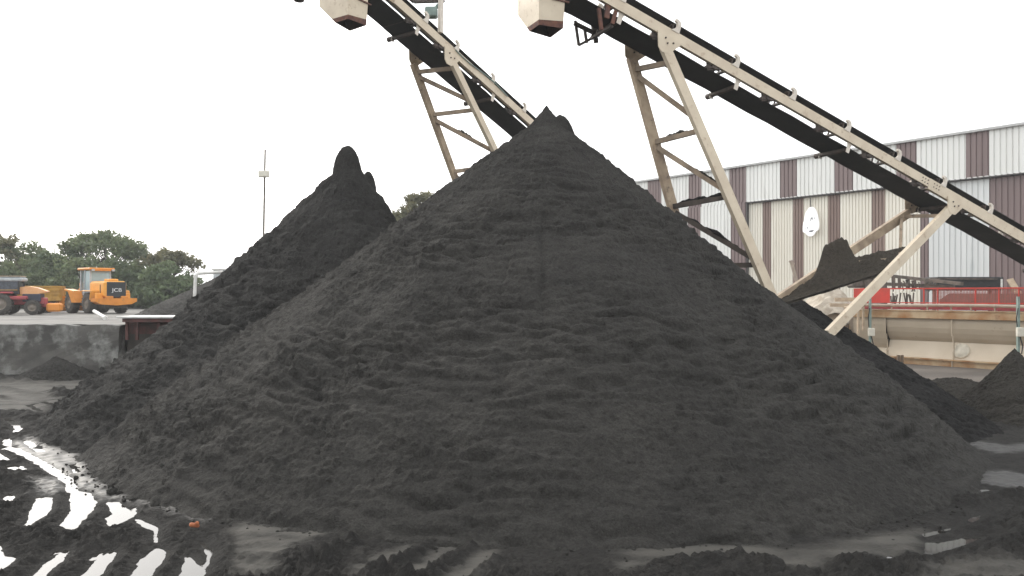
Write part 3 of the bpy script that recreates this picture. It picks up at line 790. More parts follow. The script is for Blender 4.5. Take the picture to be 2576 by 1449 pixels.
# ---------------------------------------------------------------- lamp pole
lp = P(662, 600, 44)
root = empty('lamp_pole', (lp.x, 44, 1.75))
a = MB(); top = P(667, 376, 44); a.tube((lp.x - .06, 44, 1.6), top, 0.06, 0.05, 10); a.build('pole', M['clutter'], root)
a = MB(); bc = P(664, 438, 43.85); a.box(bc, (0.60, 0.22, 0.37), bev=0.03); 
a.box(bc + Vector((0, -.12, 0)), (0.5, 0.03, 0.28)); a.build('box', M['box_white'], root)
a = MB(); a.bar(bc + Vector((-.1, -.145, -.2)), bc + Vector((-.1, -.145, .19)), .02, .02); a.cut(); a.bar(bc + Vector((.12, -.145, -.2)), bc + Vector((.12, -.145, .19)), .02, .02)
a.build('strap', M['pipe'], root)
tag(root, 'thin dark pole carrying a beige box near its top, left of the knobbly pile', 'pole')

# ---------------------------------------------------------------- conveyors
class Conv:
    def __init__(s, px, py, d, a, b, t):
        s.A = P(px, py, d)
        L = math.sqrt(a * a + b * b)
        s.hd = Vector((a / L, b / L, 0))
        s.e1 = Vector((a / L, b / L, -t)).normalized()
        s.e2 = Vector((-b / L, a / L, 0))
        s.e3 = s.e1.cross(s.e2)
    def at(s, q, l, h): return s.A + s.e1 * q + s.e2 * l + s.e3 * h
    def ray(s, x, y, l=0.0):
        """point of the vertical plane at lateral offset l that is seen at (x, y)"""
        D = Vector(((x - CX) / F, 1, -(y - HY) / F)); O = Vector((0, 0, EYE))
        k = (s.A + s.e2 * l - O).dot(s.e2) / D.dot(s.e2)
        return O + D * k

W = 1.10
def conveyor(name, label, cv, s0, s1, splice, idlers, returns, crossers, chute_s, legsA, legsB, root_loc, extra=None, name_dark=False):
    root = empty(name, root_loc)
    # stringers: channels with web outside, flanges inside
    def channel(b, q0, q1, l, sg, h0, h1, fl=0.09, tk=0.012):
        b.prism([cv.at(q0, l, h0), cv.at(q1, l, h0), cv.at(q1, l, h1), cv.at(q0, l, h1)], cv.e2 * (sg * tk))
        for hh in (h0, h1):
            sgn = -1 if hh == max(h0, h1) else 1
            l2 = l + sg * (tk + .0005)
            b.prism([cv.at(q0, l2, hh), cv.at(q1, l2, hh), cv.at(q1, l2 + sg * fl, hh), cv.at(q0, l2 + sg * fl, hh)], cv.e3 * (sgn * tk))
    for (l, sg) in ((0.0, 1), (W, -1)):
        b = MB(); channel(b, s0, splice, l, sg, 0.0, -0.25)
        channel(b, splice + .003, s1, l - sg * .006, sg, 0.006, -0.305)
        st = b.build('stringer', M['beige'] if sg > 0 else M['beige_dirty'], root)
        b = MB()
        for k in range(3):
            for j in range(2):
                for dq in (-0.28, 0.2):
                    p = cv.at(splice + dq + k * 0.11, l, -0.08 - j * 0.10); b.tube(p, p - cv.e2 * (sg * .02), 0.016, n=6)
        b.build('splice_bolt', M['dark_steel'], st)
    # belts
    b = MB()
    prof = [(0.22, 0.315), (0.25, 0.31), (0.39, 0.215), (0.43, 0.205), (0.67, 0.205), (0.71, 0.215), (0.85, 0.31), (0.88, 0.315)]
    n = len(prof); qs = [chute_s[0] + 0.2] + list(np.linspace(chute_s[1] + .4, s1, 14)); vs = []; fs = []
    for i, q in enumerate(qs):
        for (l, hh) in prof: vs.append(cv.at(q, l, hh if i else 0.06 + hh * .3))
        for (l, hh) in prof: vs.append(cv.at(q, l, (hh if i else 0.06 + hh * .3) - 0.014))
    for i in range(len(qs) - 1):
        for k in range(n - 1):
            o0, o1 = i * 2 * n, (i + 1) * 2 * n
            fs.append((o0 + k, o1 + k, o1 + k + 1, o0 + k + 1)); fs.append((o0 + n + k + 1, o1 + n + k + 1, o1 + n + k, o0 + n + k))
        fs.append((o0, o0 + n, o1 + n, o1)); fs.append((o0 + n - 1, o1 + n - 1, o1 + 2 * n - 1, o0 + 2 * n - 1))
    b.add(vs, fs); b.build('carrying_belt', M['belt'], root)
    b = MB(); rb = [(chute_s[0] + .2, -0.30), (chute_s[0] + .7, -0.38)] + [(q, -0.365 - 0.010 * math.sin(3.1 * q)) for q in np.linspace(chute_s[0] + 1.2, s1, 30)]
    vs = []; fs = []
    for (q, hh) in rb:
        vs += [cv.at(q, 0.10, hh), cv.at(q, 1.02, hh), cv.at(q, 1.02, hh - .014), cv.at(q, 0.10, hh - .014)]
    for i in range(len(rb) - 1):
        for k in range(4): fs.append((i * 4 + k, i * 4 + (k + 1) % 4, i * 4 + 4 + (k + 1) % 4, i * 4 + 4 + k))
    b.add(vs, fs); b.build('return_belt', M['belt'], root)
    # head pulley
    b = MB(); b.tube(cv.at(chute_s[0] + .3, 0.12, -0.14), cv.at(chute_s[0] + .3, 1.15, -0.14), 0.19, n=20); b.build('head_pulley', M['dark_steel'], root)
    # troughing idlers with pale end brackets standing on the stringers
    for q in idlers:
        b = MB()
        for (l, sg) in ((0.03, 1), (W - 0.03, -1)):
            b.cut(); pr = [(q - .14, -.02), (q + .10, -.02), (q + .10, .18), (q + .06, .265), (q - .04, .295), (q - .10, .28), (q - .09, .23), (q - .02, .21), (q + .0, .13), (q - .04, .06)]
            b.prism([cv.at(x, l - .045 * sg, z) for (x, z) in pr], cv.e2 * (.06 * sg))
        br = b.build('idler_bracket', M['bracket'], root)
        b = MB(); b.bar(cv.at(q, .085, -.03), cv.at(q, W - .085, -.03), .07, .05, cv.e3)
        for (l0, h0, l1, h1) in ((.25, .275, .42, .165), (.44, .155, .66, .155), (.68, .165, .85, .275)):
            b.tube(cv.at(q, l0, h0 - .015), cv.at(q, l1, h1 - .015), 0.045, n=10)
        for l_ in (.2, .43, .67, .9): b.bar(cv.at(q, l_, -.02), cv.at(q, l_, .17 if .3 < l_ < .8 else .27), .04, .03, cv.e1)
        b.build('idler_roller', M['dark_steel'], br)
    # cross members and brackets below the stringers
    for q in crossers:
        b = MB()
        b.bar(cv.at(q, 0.02, -0.29), cv.at(q, W - 0.02, -0.29), 0.16, 0.09, cv.e3)
        b.bar(cv.at(q - .22, 0.10, -0.37), cv.at(q + .14, 0.06, -0.27), 0.09, 0.06, cv.e3)
        b.bar(cv.at(q - .16, 0.10, -0.35), cv.at(q - .16, W - .1, -0.35), 0.05, 0.05, cv.e3)
        b.prism([cv.at(q - .24, .06, -.26), cv.at(q + .22, .06, -.26), cv.at(q - .02, .06, -.37), cv.at(q - .16, .06, -.44)], cv.e2 * .03)
        b.build('cross_member', M['dark_steel'], root)
    for q in returns:
        b = MB()
        for (l, sg) in ((0.06, 1), (W - 0.06, -1)):
            b.cut(); b.prism([cv.at(q - .09, l, -.24), cv.at(q + .10, l, -.24), cv.at(q + .065, l, -.33), cv.at(q + .06, l, -.52), cv.at(q - .055, l, -.52), cv.at(q - .06, l, -.33)], cv.e2 * (.014 * sg))
        hg = b.build('return_hanger', M['bracket'], root)
        b = MB(); b.tube(cv.at(q, 0.085, -0.43), cv.at(q, W - .09, -0.43), 0.06, n=12); b.tube(cv.at(q, W - .06, -0.43), cv.at(q, W + .12, -0.43), 0.075, n=12)
        b.build('return_roller', M['dark_steel'], hg)
    # discharge chute: box with a hopper-shaped open bottom
    c0, c1, zb, zk, zt = chute_s
    b = MB(); tk = 0.012
    def hp(q, l, z):   # horizontal frame: q along hd, l along e2, height z
        p = cv.A + cv.hd * q + cv.e2 * l; return Vector((p.x, p.y, z))
    T = [hp(c0, .02, zt), hp(c1, .02, zt), hp(c1, 1.16, zt), hp(c0, 1.16, zt)]
    K = [hp(c0, .02, zk), hp(c1, .02, zk), hp(c1, 1.16, zk), hp(c0, 1.16, zk)]
    Bt = [hp(c0 + .02, .06, zb), hp(c1 - .02, .06, zb), hp(c1 - .02, .70, zb - .02), hp(c0 + .02, .55, zb)]
    Rm = [K[i].lerp(Bt[i], (.80, .72, .84, .78)[i]) for i in range(4)]
    for ring0, ring1, mi in ((T, K, 0), (K, Rm, 0), (Rm, Bt, 1)):
        for k in range(4):
            b.add([ring0[k], ring0[(k + 1) % 4], ring1[(k + 1) % 4], ring1[k]], [(0, 1, 2, 3)], mi)
    cen = sum(T, Vector()) / 4
    inn = [[p + (Vector((cen.x, cen.y, p.z)) - p) * 0.03 for p in r_] for r_ in (T, K, Bt)]
    for r0_, r1_ in ((inn[0], inn[1]), (inn[1], inn[2])):
        for k in range(4): b.add([r0_[k], r1_[k], r1_[(k + 1) % 4], r0_[(k + 1) % 4]], [(0, 1, 2, 3)], 2)
    for k in range(4): b.add([Bt[k], Bt[(k + 1) % 4], inn[2][(k + 1) % 4], inn[2][k]], [(0, 1, 2, 3)], 1)
    b.add(T, [(0, 1, 2, 3)], 0)
    ch = b.build('chute', [M['beige'], M['rust'], M['chute_inside']], root)
    b = MB()
    b.bar(hp(c0 - .008, .0, zt), hp(c0 - .008, .0, zk), .05, .05, (1, 0, 0)); b.bar(hp(c0 + .3, .01, zk + .05), hp(c1 + .1, .01, zk + .02), .05, .035)
    b.build('stiffener', M['rust'], ch)
    # guard plates along the head
    b = MB()
    b.prism([cv.at(c1 + .0, -.03, -.40), cv.at(c1 + .95, -.03, -.30), cv.at(c1 + .95, -.03, .2), cv.at(c1, -.03, .35)], cv.e2 * .02)
    b.cut(); b.prism([cv.at(c1 + .0, W + .01, -.40), cv.at(c1 + .95, W + .01, -.30), cv.at(c1 + .95, W + .01, .2), cv.at(c1, W + .01, .35)], cv.e2 * .02)
    b.cut(); b.prism([cv.at(c1 + .95, -.03, -.20), cv.at(s0 + .05, -.03, -.16), cv.at(s0 + .05, -.03, .10), cv.at(c1 + .95, -.03, .2)], cv.e2 * .018)
    b.cut(); b.prism([cv.at(c1 + .95, W + .01, -.20), cv.at(s0 + .05, W + .01, -.16), cv.at(s0 + .05, W + .01, .10), cv.at(c1 + .95, W + .01, .2)], cv.e2 * .018)
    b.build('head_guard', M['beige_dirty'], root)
    # legs and bracing
    for (near_pts, far_pts, rungs, gus, w_) in (legsA, legsB):
        ends = []
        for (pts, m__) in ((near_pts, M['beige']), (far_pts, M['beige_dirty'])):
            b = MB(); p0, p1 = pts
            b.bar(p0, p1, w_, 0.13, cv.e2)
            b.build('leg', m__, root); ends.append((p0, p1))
        for k_r, (t0, t1, th) in enumerate(rungs):
            b = MB(); b.bar(ends[1][0].lerp(ends[1][1], t0) - cv.e2 * .05, ends[0][0].lerp(ends[0][1], t1) + cv.e2 * .05, 0.08, th, (0, 0, 1))
            b.build('brace', M['brace'] if k_r < 4 or name_dark is False else M['brace_dark'], root)
        for (g, l, m__) in gus:
            b = MB(); b.prism([cv.at(q, l, hh) for (q, hh) in g], cv.e2 * -.025)
            gp = b.build('gusset', m__, root)
            b = MB(); q_, h_ = g[len(g) // 2]; q_ = sum(k[0] for k in g) / len(g)
            for (dq, dh) in ((-.03, -.40), (-.12, -.30), (.12, -.33)):
                p = cv.at(q_ + dq, l - .025, dh); b.tube(p, p - cv.e2 * .02, .022, n=8)
            b.build('bolt', M['dark_steel'], gp)
    if extra: extra(root, cv)
    tag(root, label, 'conveyor', 'stacking conveyors')
    return root

# right conveyor
RC = Conv(1574, 6, 18.3, 0.917, 0.40, 0.349)
def sq(cv, x, y):       # slope coordinate of the near stringer top seen at column x
    return (cv.ray(x, y, 0.0) - cv.A).dot(cv.hd) / cv.hd.dot(cv.e1)
def top_row(x): return 6 + (x - 1574) * 0.5785
r_idl = [sq(RC, x, top_row(x)) for x in (1640 - 75, 1700, 1850, 1993, 2131, 2258, 2373, 2490, 2600)]
r_ret = [sq(RC, x, top_row(x)) for x in (1575, 1868, 2148, 2400, 2680)]
r_crs = [sq(RC, x, top_row(x)) for x in (1672, 1808, 1945, 2080, 2195, 2320, 2440, 2570)]
rs = sq(RC, 2340, top_row(2340))
nt_, nb_ = RC.ray(1672, 118, 0.03), RC.ray(1952, 770, -0.25)
ft_, fb_ = RC.ray(1594, 165, W - 0.03), RC.ray(1694, 530, W + 0.12)
def ext(p, q, z):
    return p + (q - p) * ((z - p.z) / (q.z - p.z))
nb_ = ext(nt_, nb_, 2.35); fb_ = ext(ft_, fb_, 2.0); ft_ = ft_ + (ft_ - fb_).normalized() * 0.20
tnt, tnb = RC.ray(2388, 528, 0.03), RC.ray(2092, 832, -0.25)
tft, tfb = RC.ray(2285, 536, W - 0.03), RC.ray(1975, 742, W + 0.25)
tnb = ext(tnt, tnb, 1.95); tfb = ext(tft, tfb, 1.9)
def t_row(p0, p1, y):
    """fraction along p0-p1 whose picture row is y"""
    a_, b_ = 0.0, 1.0
    for _ in range(40):
        m_ = (a_ + b_) / 2; p = p0.lerp(p1, m_)
        if HY - (p.z - EYE) / p.y * F < y: a_ = m_
        else: b_ = m_
    return (a_ + b_) / 2
def rungs_rows(near, far, rows, th): return [(t_row(*far, yf), t_row(*near, yn), th) for (yf, yn) in rows]
def gus_at(q): return [(q - .32, -.22), (q + .36, -.22), (q + .38, -.30), (q + .14, -.62), (q - .06, -.66), (q - .18, -.58)]
qA = (nt_ - RC.A).dot(RC.e1); qB = (tnt - RC.A).dot(RC.e1)
fA = (ft_ - RC.A).dot(RC.e1); fB = (tft - RC.A).dot(RC.e1)
legsA = ((nt_, nb_), (ft_, fb_), rungs_rows((nt_, nb_), (ft_, fb_), [(176, 156), (192, 294), (358, 328), (371, 479), (520, 494), (535, 653), (671, 666)], .125),
         [(gus_at(qA - .02), -0.02, M['beige']), (gus_at(fA + .02), W + 0.02, M['beige_dirty'])], 0.25)
legsB = ((tnt, tnb), (tft, tfb), [(.03, .05, .10), (.05, .42, .10), (.45, .42, .12)],
         [(gus_at(qB + .05), -0.02, M['beige']), (gus_at(fB + .05), W + 0.02, M['beige_dirty'])], 0.25)
def r_extra(root, cv):
    b = MB()
    pts = [cv.ray(1447, 52, 1.15), cv.ray(1456, 114, 1.15), cv.ray(1486, 98, 1.12), cv.ray(1502, 70, 1.12)]
    for p, q in zip(pts[:-1], pts[1:]): b.bar(p, q, .06, .05, cv.e2)
    b.bar(cv.ray(1444, 58, 1.15), cv.ray(1505, 88, 1.12), .10, .05, cv.e2)
    b.bar(cv.ray(1470, 70, 1.1), cv.ray(1476, 108, 1.1), .06, .05, cv.e2)
    b.bar(pts[2], pts[2] - cv.e2 * 1.0, .08, .05, (0, 0, 1)); b.bar(cv.ray(1492, 62, 1.1), cv.ray(1500, 108, 1.1), .10, .06, cv.e2)
    b.build('belt_scraper', M['dark_steel'], root)
    b = MB(); b.bar(cv.ray(1506, 20, .05), cv.ray(1513, 75, .05), .08, .06, cv.e2)
    b.cut(); b.bar(cv.ray(1530, 10, .05), cv.ray(1526, 46, .05), .12, .05, cv.e2); b.cut(); b.bar(cv.ray(1549, 28, .05), cv.ray(1540, 60, .05), .09, .05, cv.e2)
    b.build('head_strut', M['rust'], root)
    b = MB(); p = cv.ray(1505, 92, .9); b.path([p, p - Vector((0.01, 0, .22)), p - Vector((-.02, 0, .4))], .006, 4)
    b.build('loose_wire', M['black'], root)
zbR = 8.96
conveyor('stacking_conveyor', 'beige belt conveyor in front of the striped shed, discharging above the huge pile', RC, -1.0, 20.0, rs, r_idl, r_ret, r_crs,
         (-2.22, -1.58, zbR, 9.52, 11.0), legsA, legsB, (PX + 6, 20.2, 2.0), r_extra, True)

# left conveyor
LC = Conv(1051.5, 37, 22.3, 0.60, 0.80, 0.35)
def top_row_l(x): return 37 + (x - 1051.5) * 0.906
l_idl = [sq(LC, x, top_row_l(x)) for x in (985, 1070, 1148, 1238, 1318, 1400, 1480)] + [9.5, 11.5, 13.5, 15.5]
l_ret = [sq(LC, x, top_row_l(x)) for x in (1062, 1250, 1420)] + [12.0, 16.0]
l_crs = [sq(LC, x, top_row_l(x)) for x in (1045, 1115, 1210, 1300, 1390)] + [10.5, 14.5]
lnt, lnb = LC.ray(1128, 135, .03), LC.ray(1248, 385, -.10)
lft, lfb = LC.ray(1040, 160, W - .03), LC.ray(1150, 462, W + .20)
lnb = ext(lnt, lnb, 0.1); lfb = ext(lft, lfb, 0.1)
qL = (lnt - LC.A).dot(LC.e1); fL = (lft - LC.A).dot(LC.e1)
fl_t = lambda y: (160 - y) / (160 - 462)
legsLA = ((lnt, lnb), (lft, lfb), rungs_rows((lnt, lnb), (lft, lfb), [(182, 171), (195, 253), (289, 276), (303, 381), (432, 415), (445, 525), (565, 548)], .12),
          [(gus_at(qL + .04), -0.02, M['beige']), (gus_at(fL + .02), W + .02, M['beige_dirty'])], 0.22)
t2 = LC.at(14.0, .03, -.3); t2b = Vector((t2.x - 1.0, t2.y - 1.6, 0.1)); f2 = LC.at(14.0, W - .03, -.3); f2b = Vector((f2.x - 1.0, f2.y - 1.2, 0.1))
legsLB = ((t2, t2b), (f2, f2b), [(.2, .2, .12), (.5, .5, .12), (.8, .8, .12)], [(gus_at(14.0), -.02, M['beige'])], 0.22)
def l_extra(root, cv):
    b = MB(); m0 = cv.ray(1108, 82, -.02); m1 = Vector((m0.x + .02, m0.y, m0.z + 1.6)); b.bar(m0, m1, .13, .10, cv.e2)
    b.build('mast', M['bracket'], root)
    b = MB(); r0 = cv.ray(1118, 2, 0.0); b.bar(r0, r0 + Vector((-.85, -.3, -.14)), .09, .09); b.bar(r0 + Vector((-.85, -.3, -.14)), r0 + Vector((-1.9, -1.1, .5)), .09, .09)
    b.build('handrail', M['dark_steel'], root)
    b = MB(); g = cv.ray(1085, 32, .25); b.box(g, (.36, .3, .30), bev=.04); b.tube(g + Vector((.1, 0, .1)), g + Vector((.22, -.05, .22)), .06, n=8)
    b.build('gearbox', M['green'], root)
    b = MB(); pts = [cv.at(q, -.03, -.02 + .05 * math.sin(q * 2.2)) for q in np.linspace(1.7, 4.4, 14)]; b.path(pts, .018, 6)
    b.build('cable', M['green'], root)
    b = MB(); lm = cv.ray(752, -2, .6); b.lathe(lm, (0, 0, -1), [(-.16, .03), (-.14, .12), (-.03, .16), (.05, .12), (.08, .0)], 14)
    b.bar(lm + Vector((0, 0, .14)), lm + Vector((.05, .05, 1.0)), .05, .05, (1, 0, 0)); b.bar(lm + Vector((.05, .05, 1.0)), cv.at(-2.2, .6, .5), .06, .06)
    b.build('flood_lamp', M['dark_steel'], root)
zbL = 10.08
conveyor('stacking_conveyor', 'beige belt conveyor rising behind the huge pile, discharging above the knobbly pile', LC, -1.0, 22.0, 9.0, l_idl, l_ret, l_crs,
         (-2.55, -1.88, zbL, 10.62, 12.0), legsLA, legsLB, (2.0, 28.0, 0.1), l_extra)

# sand caught on the trailing legs of the right conveyor
def blob(name, pts_fn, label, cat, m_, group=None):
    pass
def caught_sand():
    # surface spanned between the near and far trailing legs, with a knob
    nu, nv = 130, 90
    u = np.linspace(0, 1, nu); v = np.linspace(-0.02, 1.02, nv)
    U, Vv = np.meshgrid(u, v)
    a0, a1 = tnt.lerp(tnb, .29), tnt.lerp(tnb, .50)
    b0, b1 = tft.lerp(tfb, .42), tft.lerp(tfb, .80)
    def lerp3(p, q, t): return p[None, None, :] + (q - p)[None, None, :] * t[..., None]
    n_ = np.array; 
    A_ = lerp3(n_(a0), n_(a1), U); B_ = lerp3(n_(b0), n_(b1), U)
    Pm = A_ + (B_ - A_) * Vv[..., None]
    edge = np.clip(np.minimum(U, 1 - U) * 6, 0, 1) * np.clip(np.minimum(Vv + .02, 1.02 - Vv) * 7, 0, 1)
    hgt = 0.03 + 0.72 * np.exp(-((U - .30) / .075) ** 4 - ((Vv - .78) / .16) ** 4) + 0.16 * np.exp(-((U - .34) / .22) ** 2 - ((Vv - .75) / .3) ** 2) + 0.20 * fbm(U * 5, Vv * 4, 5, 5, 0.7)
    Zt = Pm[..., 2] + hgt * edge - 0.02
    Zb = Pm[..., 2] - 0.08 - 0.10 * np.clip(np.sin(np.pi * U), 0, 1) * np.clip(np.sin(np.pi * Vv), 0, 1) + .05 * fbm(U * 5, Vv * 5, 3, 9)
    X = np.concatenate([Pm[..., 0], Pm[::-1, :, 0]], 0); Y = np.concatenate([Pm[..., 1], Pm[::-1, :, 1]], 0); Z = np.concatenate([Zt, Zb[::-1]], 0)
    X = np.concatenate([X, X[:1]], 0); Y = np.concatenate([Y, Y[:1]], 0); Z = np.concatenate([Z, Z[:1]], 0)
    return grid_mesh('sand_heap', X, Y, Z, M['sand_caught'])
tag(caught_sand(), 'knob of brown-black sand caught on the bracing of the right conveyor trailing legs', 'sand heap')

def crust(p0, p1, wdt, hgt, seed, label, mat_=None):
    nu, nv = 40, 12
    rr = random.Random(seed)
    p0, p1 = Vector(p0), Vector(p1); d = p1 - p0
    side = d.cross(Vector((0, 0, 1))).normalized()
    u = np.linspace(0, 1, nu); w = np.linspace(0, 2 * math.pi, nv)
    U, Wv = np.meshgrid(u, w)
    prof = np.clip(np.sin(np.pi * U), 0, 1) ** 0.5 * (0.55 + 0.9 * fbm(U * 4 + seed, Wv * 0 + seed, 3, seed)) + .02
    c, s = np.cos(Wv), np.sin(Wv)
    X = p0.x + d.x * U + side.x * c * wdt * prof; Y = p0.y + d.y * U + side.y * c * wdt * prof
    Z = p0.z + d.z * U + np.where(s > 0, s * hgt * prof, s * .02)
    tag(grid_mesh('sand_crust', X, Y, Z, mat_ or M['sand_brown']), label, 'sand crust', 'sand caked on the conveyor bracing')
def brace_pts(legs, k):
    (near, far, rungs, _, _) = legs; t0, t1, th = rungs[k]
    return far[0].lerp(far[1], t0) + Vector((0, 0, th * .5)), near[0].lerp(near[1], t1) + Vector((0, 0, th * .5))
for (lg, k, a_, b_, wd, hg, lb) in ((legsA, 2, .25, .75, .06, .10, 'lump of sand on the upper short brace of the right conveyor front legs'),
                                   (legsA, 3, .5, .95, .06, .07, 'thin sand crust along the slanting upper brace of the right conveyor front legs'),
                                   (legsA, 4, .1, .95, .07, .11, 'jagged sand crust on the lower short brace of the right conveyor front legs'),
                                   (legsA, 5, .1, .8, .07, .12, 'long dark sand crust on the lowest slanting brace just above the huge pile'),
                                   (legsLA, 3, .35, .62, .07, .12, 'pale sand lumps on the slanting brace of the left conveyor legs')):
    p, q = brace_pts(lg, k)
    crust(p.lerp(q, a_), p.lerp(q, b_), wd, hg, k + 3, lb, M['sand_blackish'] if lg is legsA and k > 3 else None)

# ---------------------------------------------------------------- striped shed on the right
WD = Vector((-0.617, 0.787, 0.0))         # along the wall, leftwards and away
WN = Vector((-0.787, -0.617, 0.0))        # outward
def wq(x, base):                          # coordinate along WD seen at column x, wall through base
    u = (x - CX) / F
    return (base.x - u * base.y) / (0.617 + 0.787 * u)
B0 = Vector((0.649 * 42, 42, 0))
def clad(b, q0, q1, z0, z1, pitch, depth, off, spans, base=B0):
    """vertical trapezoidal sheeting; spans = list of (qa, qb, material index), default 0"""
    n = int((q1 - q0) / pitch); prof = []
    for k in range(n + 1):
        q = q0 + k * pitch
        prof += [(q, 0), (q + .14 * pitch, 0), (q + .22 * pitch, depth), (q + .92 * pitch, depth)]
    prof = [(min(q, q1), d) for q, d in prof]
    def mi(q):
        for (a_, b_, m__) in spans:
            if a_ <= q < b_: return m__
        return 0
    for (qa, da), (qb, db) in zip(prof[:-1], prof[1:]):
        if qb - qa < 1e-6: continue
        p = base + WD * qa + WN * (off + da); r = base + WD * qb + WN * (off + db)
        b.add([(p.x, p.y, z0), (r.x, r.y, z0), (r.x, r.y, z1), (p.x, p.y, z1)], [(3, 2, 1, 0)], mi((qa + qb) / 2))
ROOF = 3 + 424 / F * 42; EAVE = 9.48
root = empty('striped_shed', (B0 + WD * 12 + WN * -9))
def span(xs_, mi, base=B0): return [(wq(b_, base), wq(a_, base), mi) for (a_, b_) in xs_]
up = span([(1633, 1665), (1731, 1763), (1839, 1877), (1962, 2005), (2100, 2149), (2257, 2311), (2431, 2493)], 1)
qe = wq(1877, B0)
b = MB(); clad(b, -16, 62, EAVE, ROOF, 0.30, 0.055, 0.0, up)
clad(b, qe, 62, 0.0, EAVE - .001, 0.30, 0.055, 0.0, up)
b.build('upper_cladding', [M['white_clad'], M['purple_clad']], root)
lo = span([(1914, 1937), (1991, 2017), (2081, 2112), (2188, 2222)], 1) + span([(2310, 2332)], 2)
q_b = wq(2332, B0)
b = MB(); clad(b, q_b, qe - .02, 0.0, EAVE - .12, 0.21, 0.055, -0.24, lo)
b.build('front_cladding', [M['cream_clad'], M['brown_clad'], M['purple_clad']], root)
b = MB(); clad(b, -16, q_b - .01, 0.0, EAVE - .12, 0.30, 0.05, -0.22, span([(2484, 2900)], 1))
b.build('side_cladding', [M['blue_clad'], M['purple_clad']], root)
b = MB()
def wbar(b, q0, q1, z, off, w, hh): 
    c = B0 + WD * ((q0 + q1) / 2) + WN * off
    Mx = Matrix.Rotation(math.atan2(WD.y, WD.x), 3, 'Z')
    b.box((c.x, c.y, z), (q1 - q0, w, hh), M=Mx)
wbar(b, -16, qe, EAVE - .07, -0.06, .30, .06)
wbar(b, qe - .1, qe - .02, EAVE / 2 - .06, -.09, .28, EAVE - .14)
b.build('soffit_trim', M['dark_trim'], root)
b = MB(); 
for k in range(int((qe + 16) / .30)):
    wbar(b, -16 + k * .30, -16 + k * .30 + .2, EAVE - .012, .06, .05, .05)
b.build('drip_edge', M['white_clad'], root)
b = MB(); wbar(b, -16, 62, ROOF + .045, 0.10, .24, .09)
wbar(b, -16, 62, ROOF + .0, -.14, .16, .05); b.build('gutter', M['roof'], root)
b = MB(); p0 = B0 + WD * -16 + WN * .1; p1 = B0 + WD * 62 + WN * .1; p2 = p1 - WN * 12; p3 = p0 - WN * 12
b.prism([(p0.x, p0.y, ROOF + .10), (p1.x, p1.y, ROOF + .10), (p2.x, p2.y, ROOF + 1.8), (p3.x, p3.y, ROOF + 1.8)], (0, 0, .06))
b.cut(); p4 = p2 - WN * 12; p5 = p3 - WN * 12
b.prism([(p3.x, p3.y, ROOF + 1.8), (p2.x, p2.y, ROOF + 1.8), (p4.x, p4.y, ROOF + .1), (p5.x, p5.y, ROOF + .1)], (0, 0, .06))
b.build('roof', M['roof'], root)
b = MB()
for q in (-16, 62):
    b.cut(); a0 = B0 + WD * q - WN * .3; a1 = a0 - WN * 23.4; am = a0 - WN * 11.7
    b.prism([(a0.x, a0.y, 0), (a1.x, a1.y, 0), (a1.x, a1.y, ROOF), (am.x, am.y, ROOF + 1.7), (a0.x, a0.y, ROOF)], WD * (.1 if q < 0 else -.1))
b.cut(); bk = B0 - WN * 23.8; b.prism([tuple((bk + WD * -16)[:2]) + (0,), tuple((bk + WD * 62)[:2]) + (0,), tuple((bk + WD * 62)[:2]) + (ROOF,), tuple((bk + WD * -16)[:2]) + (ROOF,)], WN * .1)
b.build('end_wall', M['white_clad'], root)
tag(root, 'long corrugated steel shed with white, cream and brown-purple vertical stripes', 'building')
# ridge of small bumps and lightning rods
for (x, y, lb) in ((1697, 288, 'tall thin lightning rod rising from the shed roof'), (1658, 318, 'shorter thin lightning rod left of the tall one on the shed roof')):
    q = wq(x, B0); c = B0 + WD * q - WN * 1.0; zt = 3 + (HY - y) / F * c.y
    b = MB(); b.tube((c.x, c.y, ROOF + .15), (c.x, c.y, zt), .022, .016, 6); b.box((c.x, c.y, ROOF + .28), (.16, .16, .10))
    tag(b.build('lightning_rod', M['clutter']), lb, 'lightning rod', 'lightning rods on the shed roof')

# sign on the shed
def wall_pt(x, y, off, base=B0):
    u = (x - CX) / F; bb = base + WN * off
    q = (bb.x - u * bb.y) / (0.617 + 0.787 * u); p = bb + WD * q
    return Vector((p.x, p.y, EYE - (y - HY) / F * p.y))
def zs(x, y): return ((2750 + x / 5.797) * .71875, (650 + y / 5.797) * .71875)
outline = [(545, 430), (590, 450), (625, 500), (650, 570), (668, 650), (682, 710), (686, 780), (684, 840), (676, 890), (655, 912), (628, 925), (605, 965), (575, 1005), (535, 1030), (495, 1028), (455, 1005), (430, 975), (405, 955), (372, 945), (364, 900), (368, 820), (376, 750), (392, 690), (402, 610), (425, 545), (460, 490), (500, 445)]
root = empty('logo_sign', wall_pt(2042, 556, .1))
pts = [wall_pt(*zs(x, y), 0.06) for (x, y) in outline]
b = MB(); b.prism(pts, WN * .12); b.build('sign_board', M['sign'], root)
b = MB()
for poly in ([(500, 715), (512, 640), (522, 655), (535, 640), (545, 640), (548, 700), (540, 690), (532, 665), (522, 672), (512, 712)],
             [(570, 632), (578, 632), (594, 672), (584, 676)], [(458, 918), (515, 905), (577, 895), (555, 925), (520, 945), (488, 940)],
             [(432, 872), (437, 828), (446, 830), (446, 872)], [(398, 878), (400, 850), (404, 850), (404, 878)], [(604, 752), (614, 748), (616, 760), (606, 764)]):
    b.prism([wall_pt(*zs(x, y), 0.181) for (x, y) in poly], WN * .01)
b.build('sign_marks', M['sign_grey'], root)
b = MB(); b.tube(wall_pt(2039, 498, .1), wall_pt(2040, 524, .1), .03, n=6); b.build('sign_bracket', M['dark_trim'], root)
tag(root, 'white dome-shaped logo sign with grey marks on the cream part of the shed', 'sign')

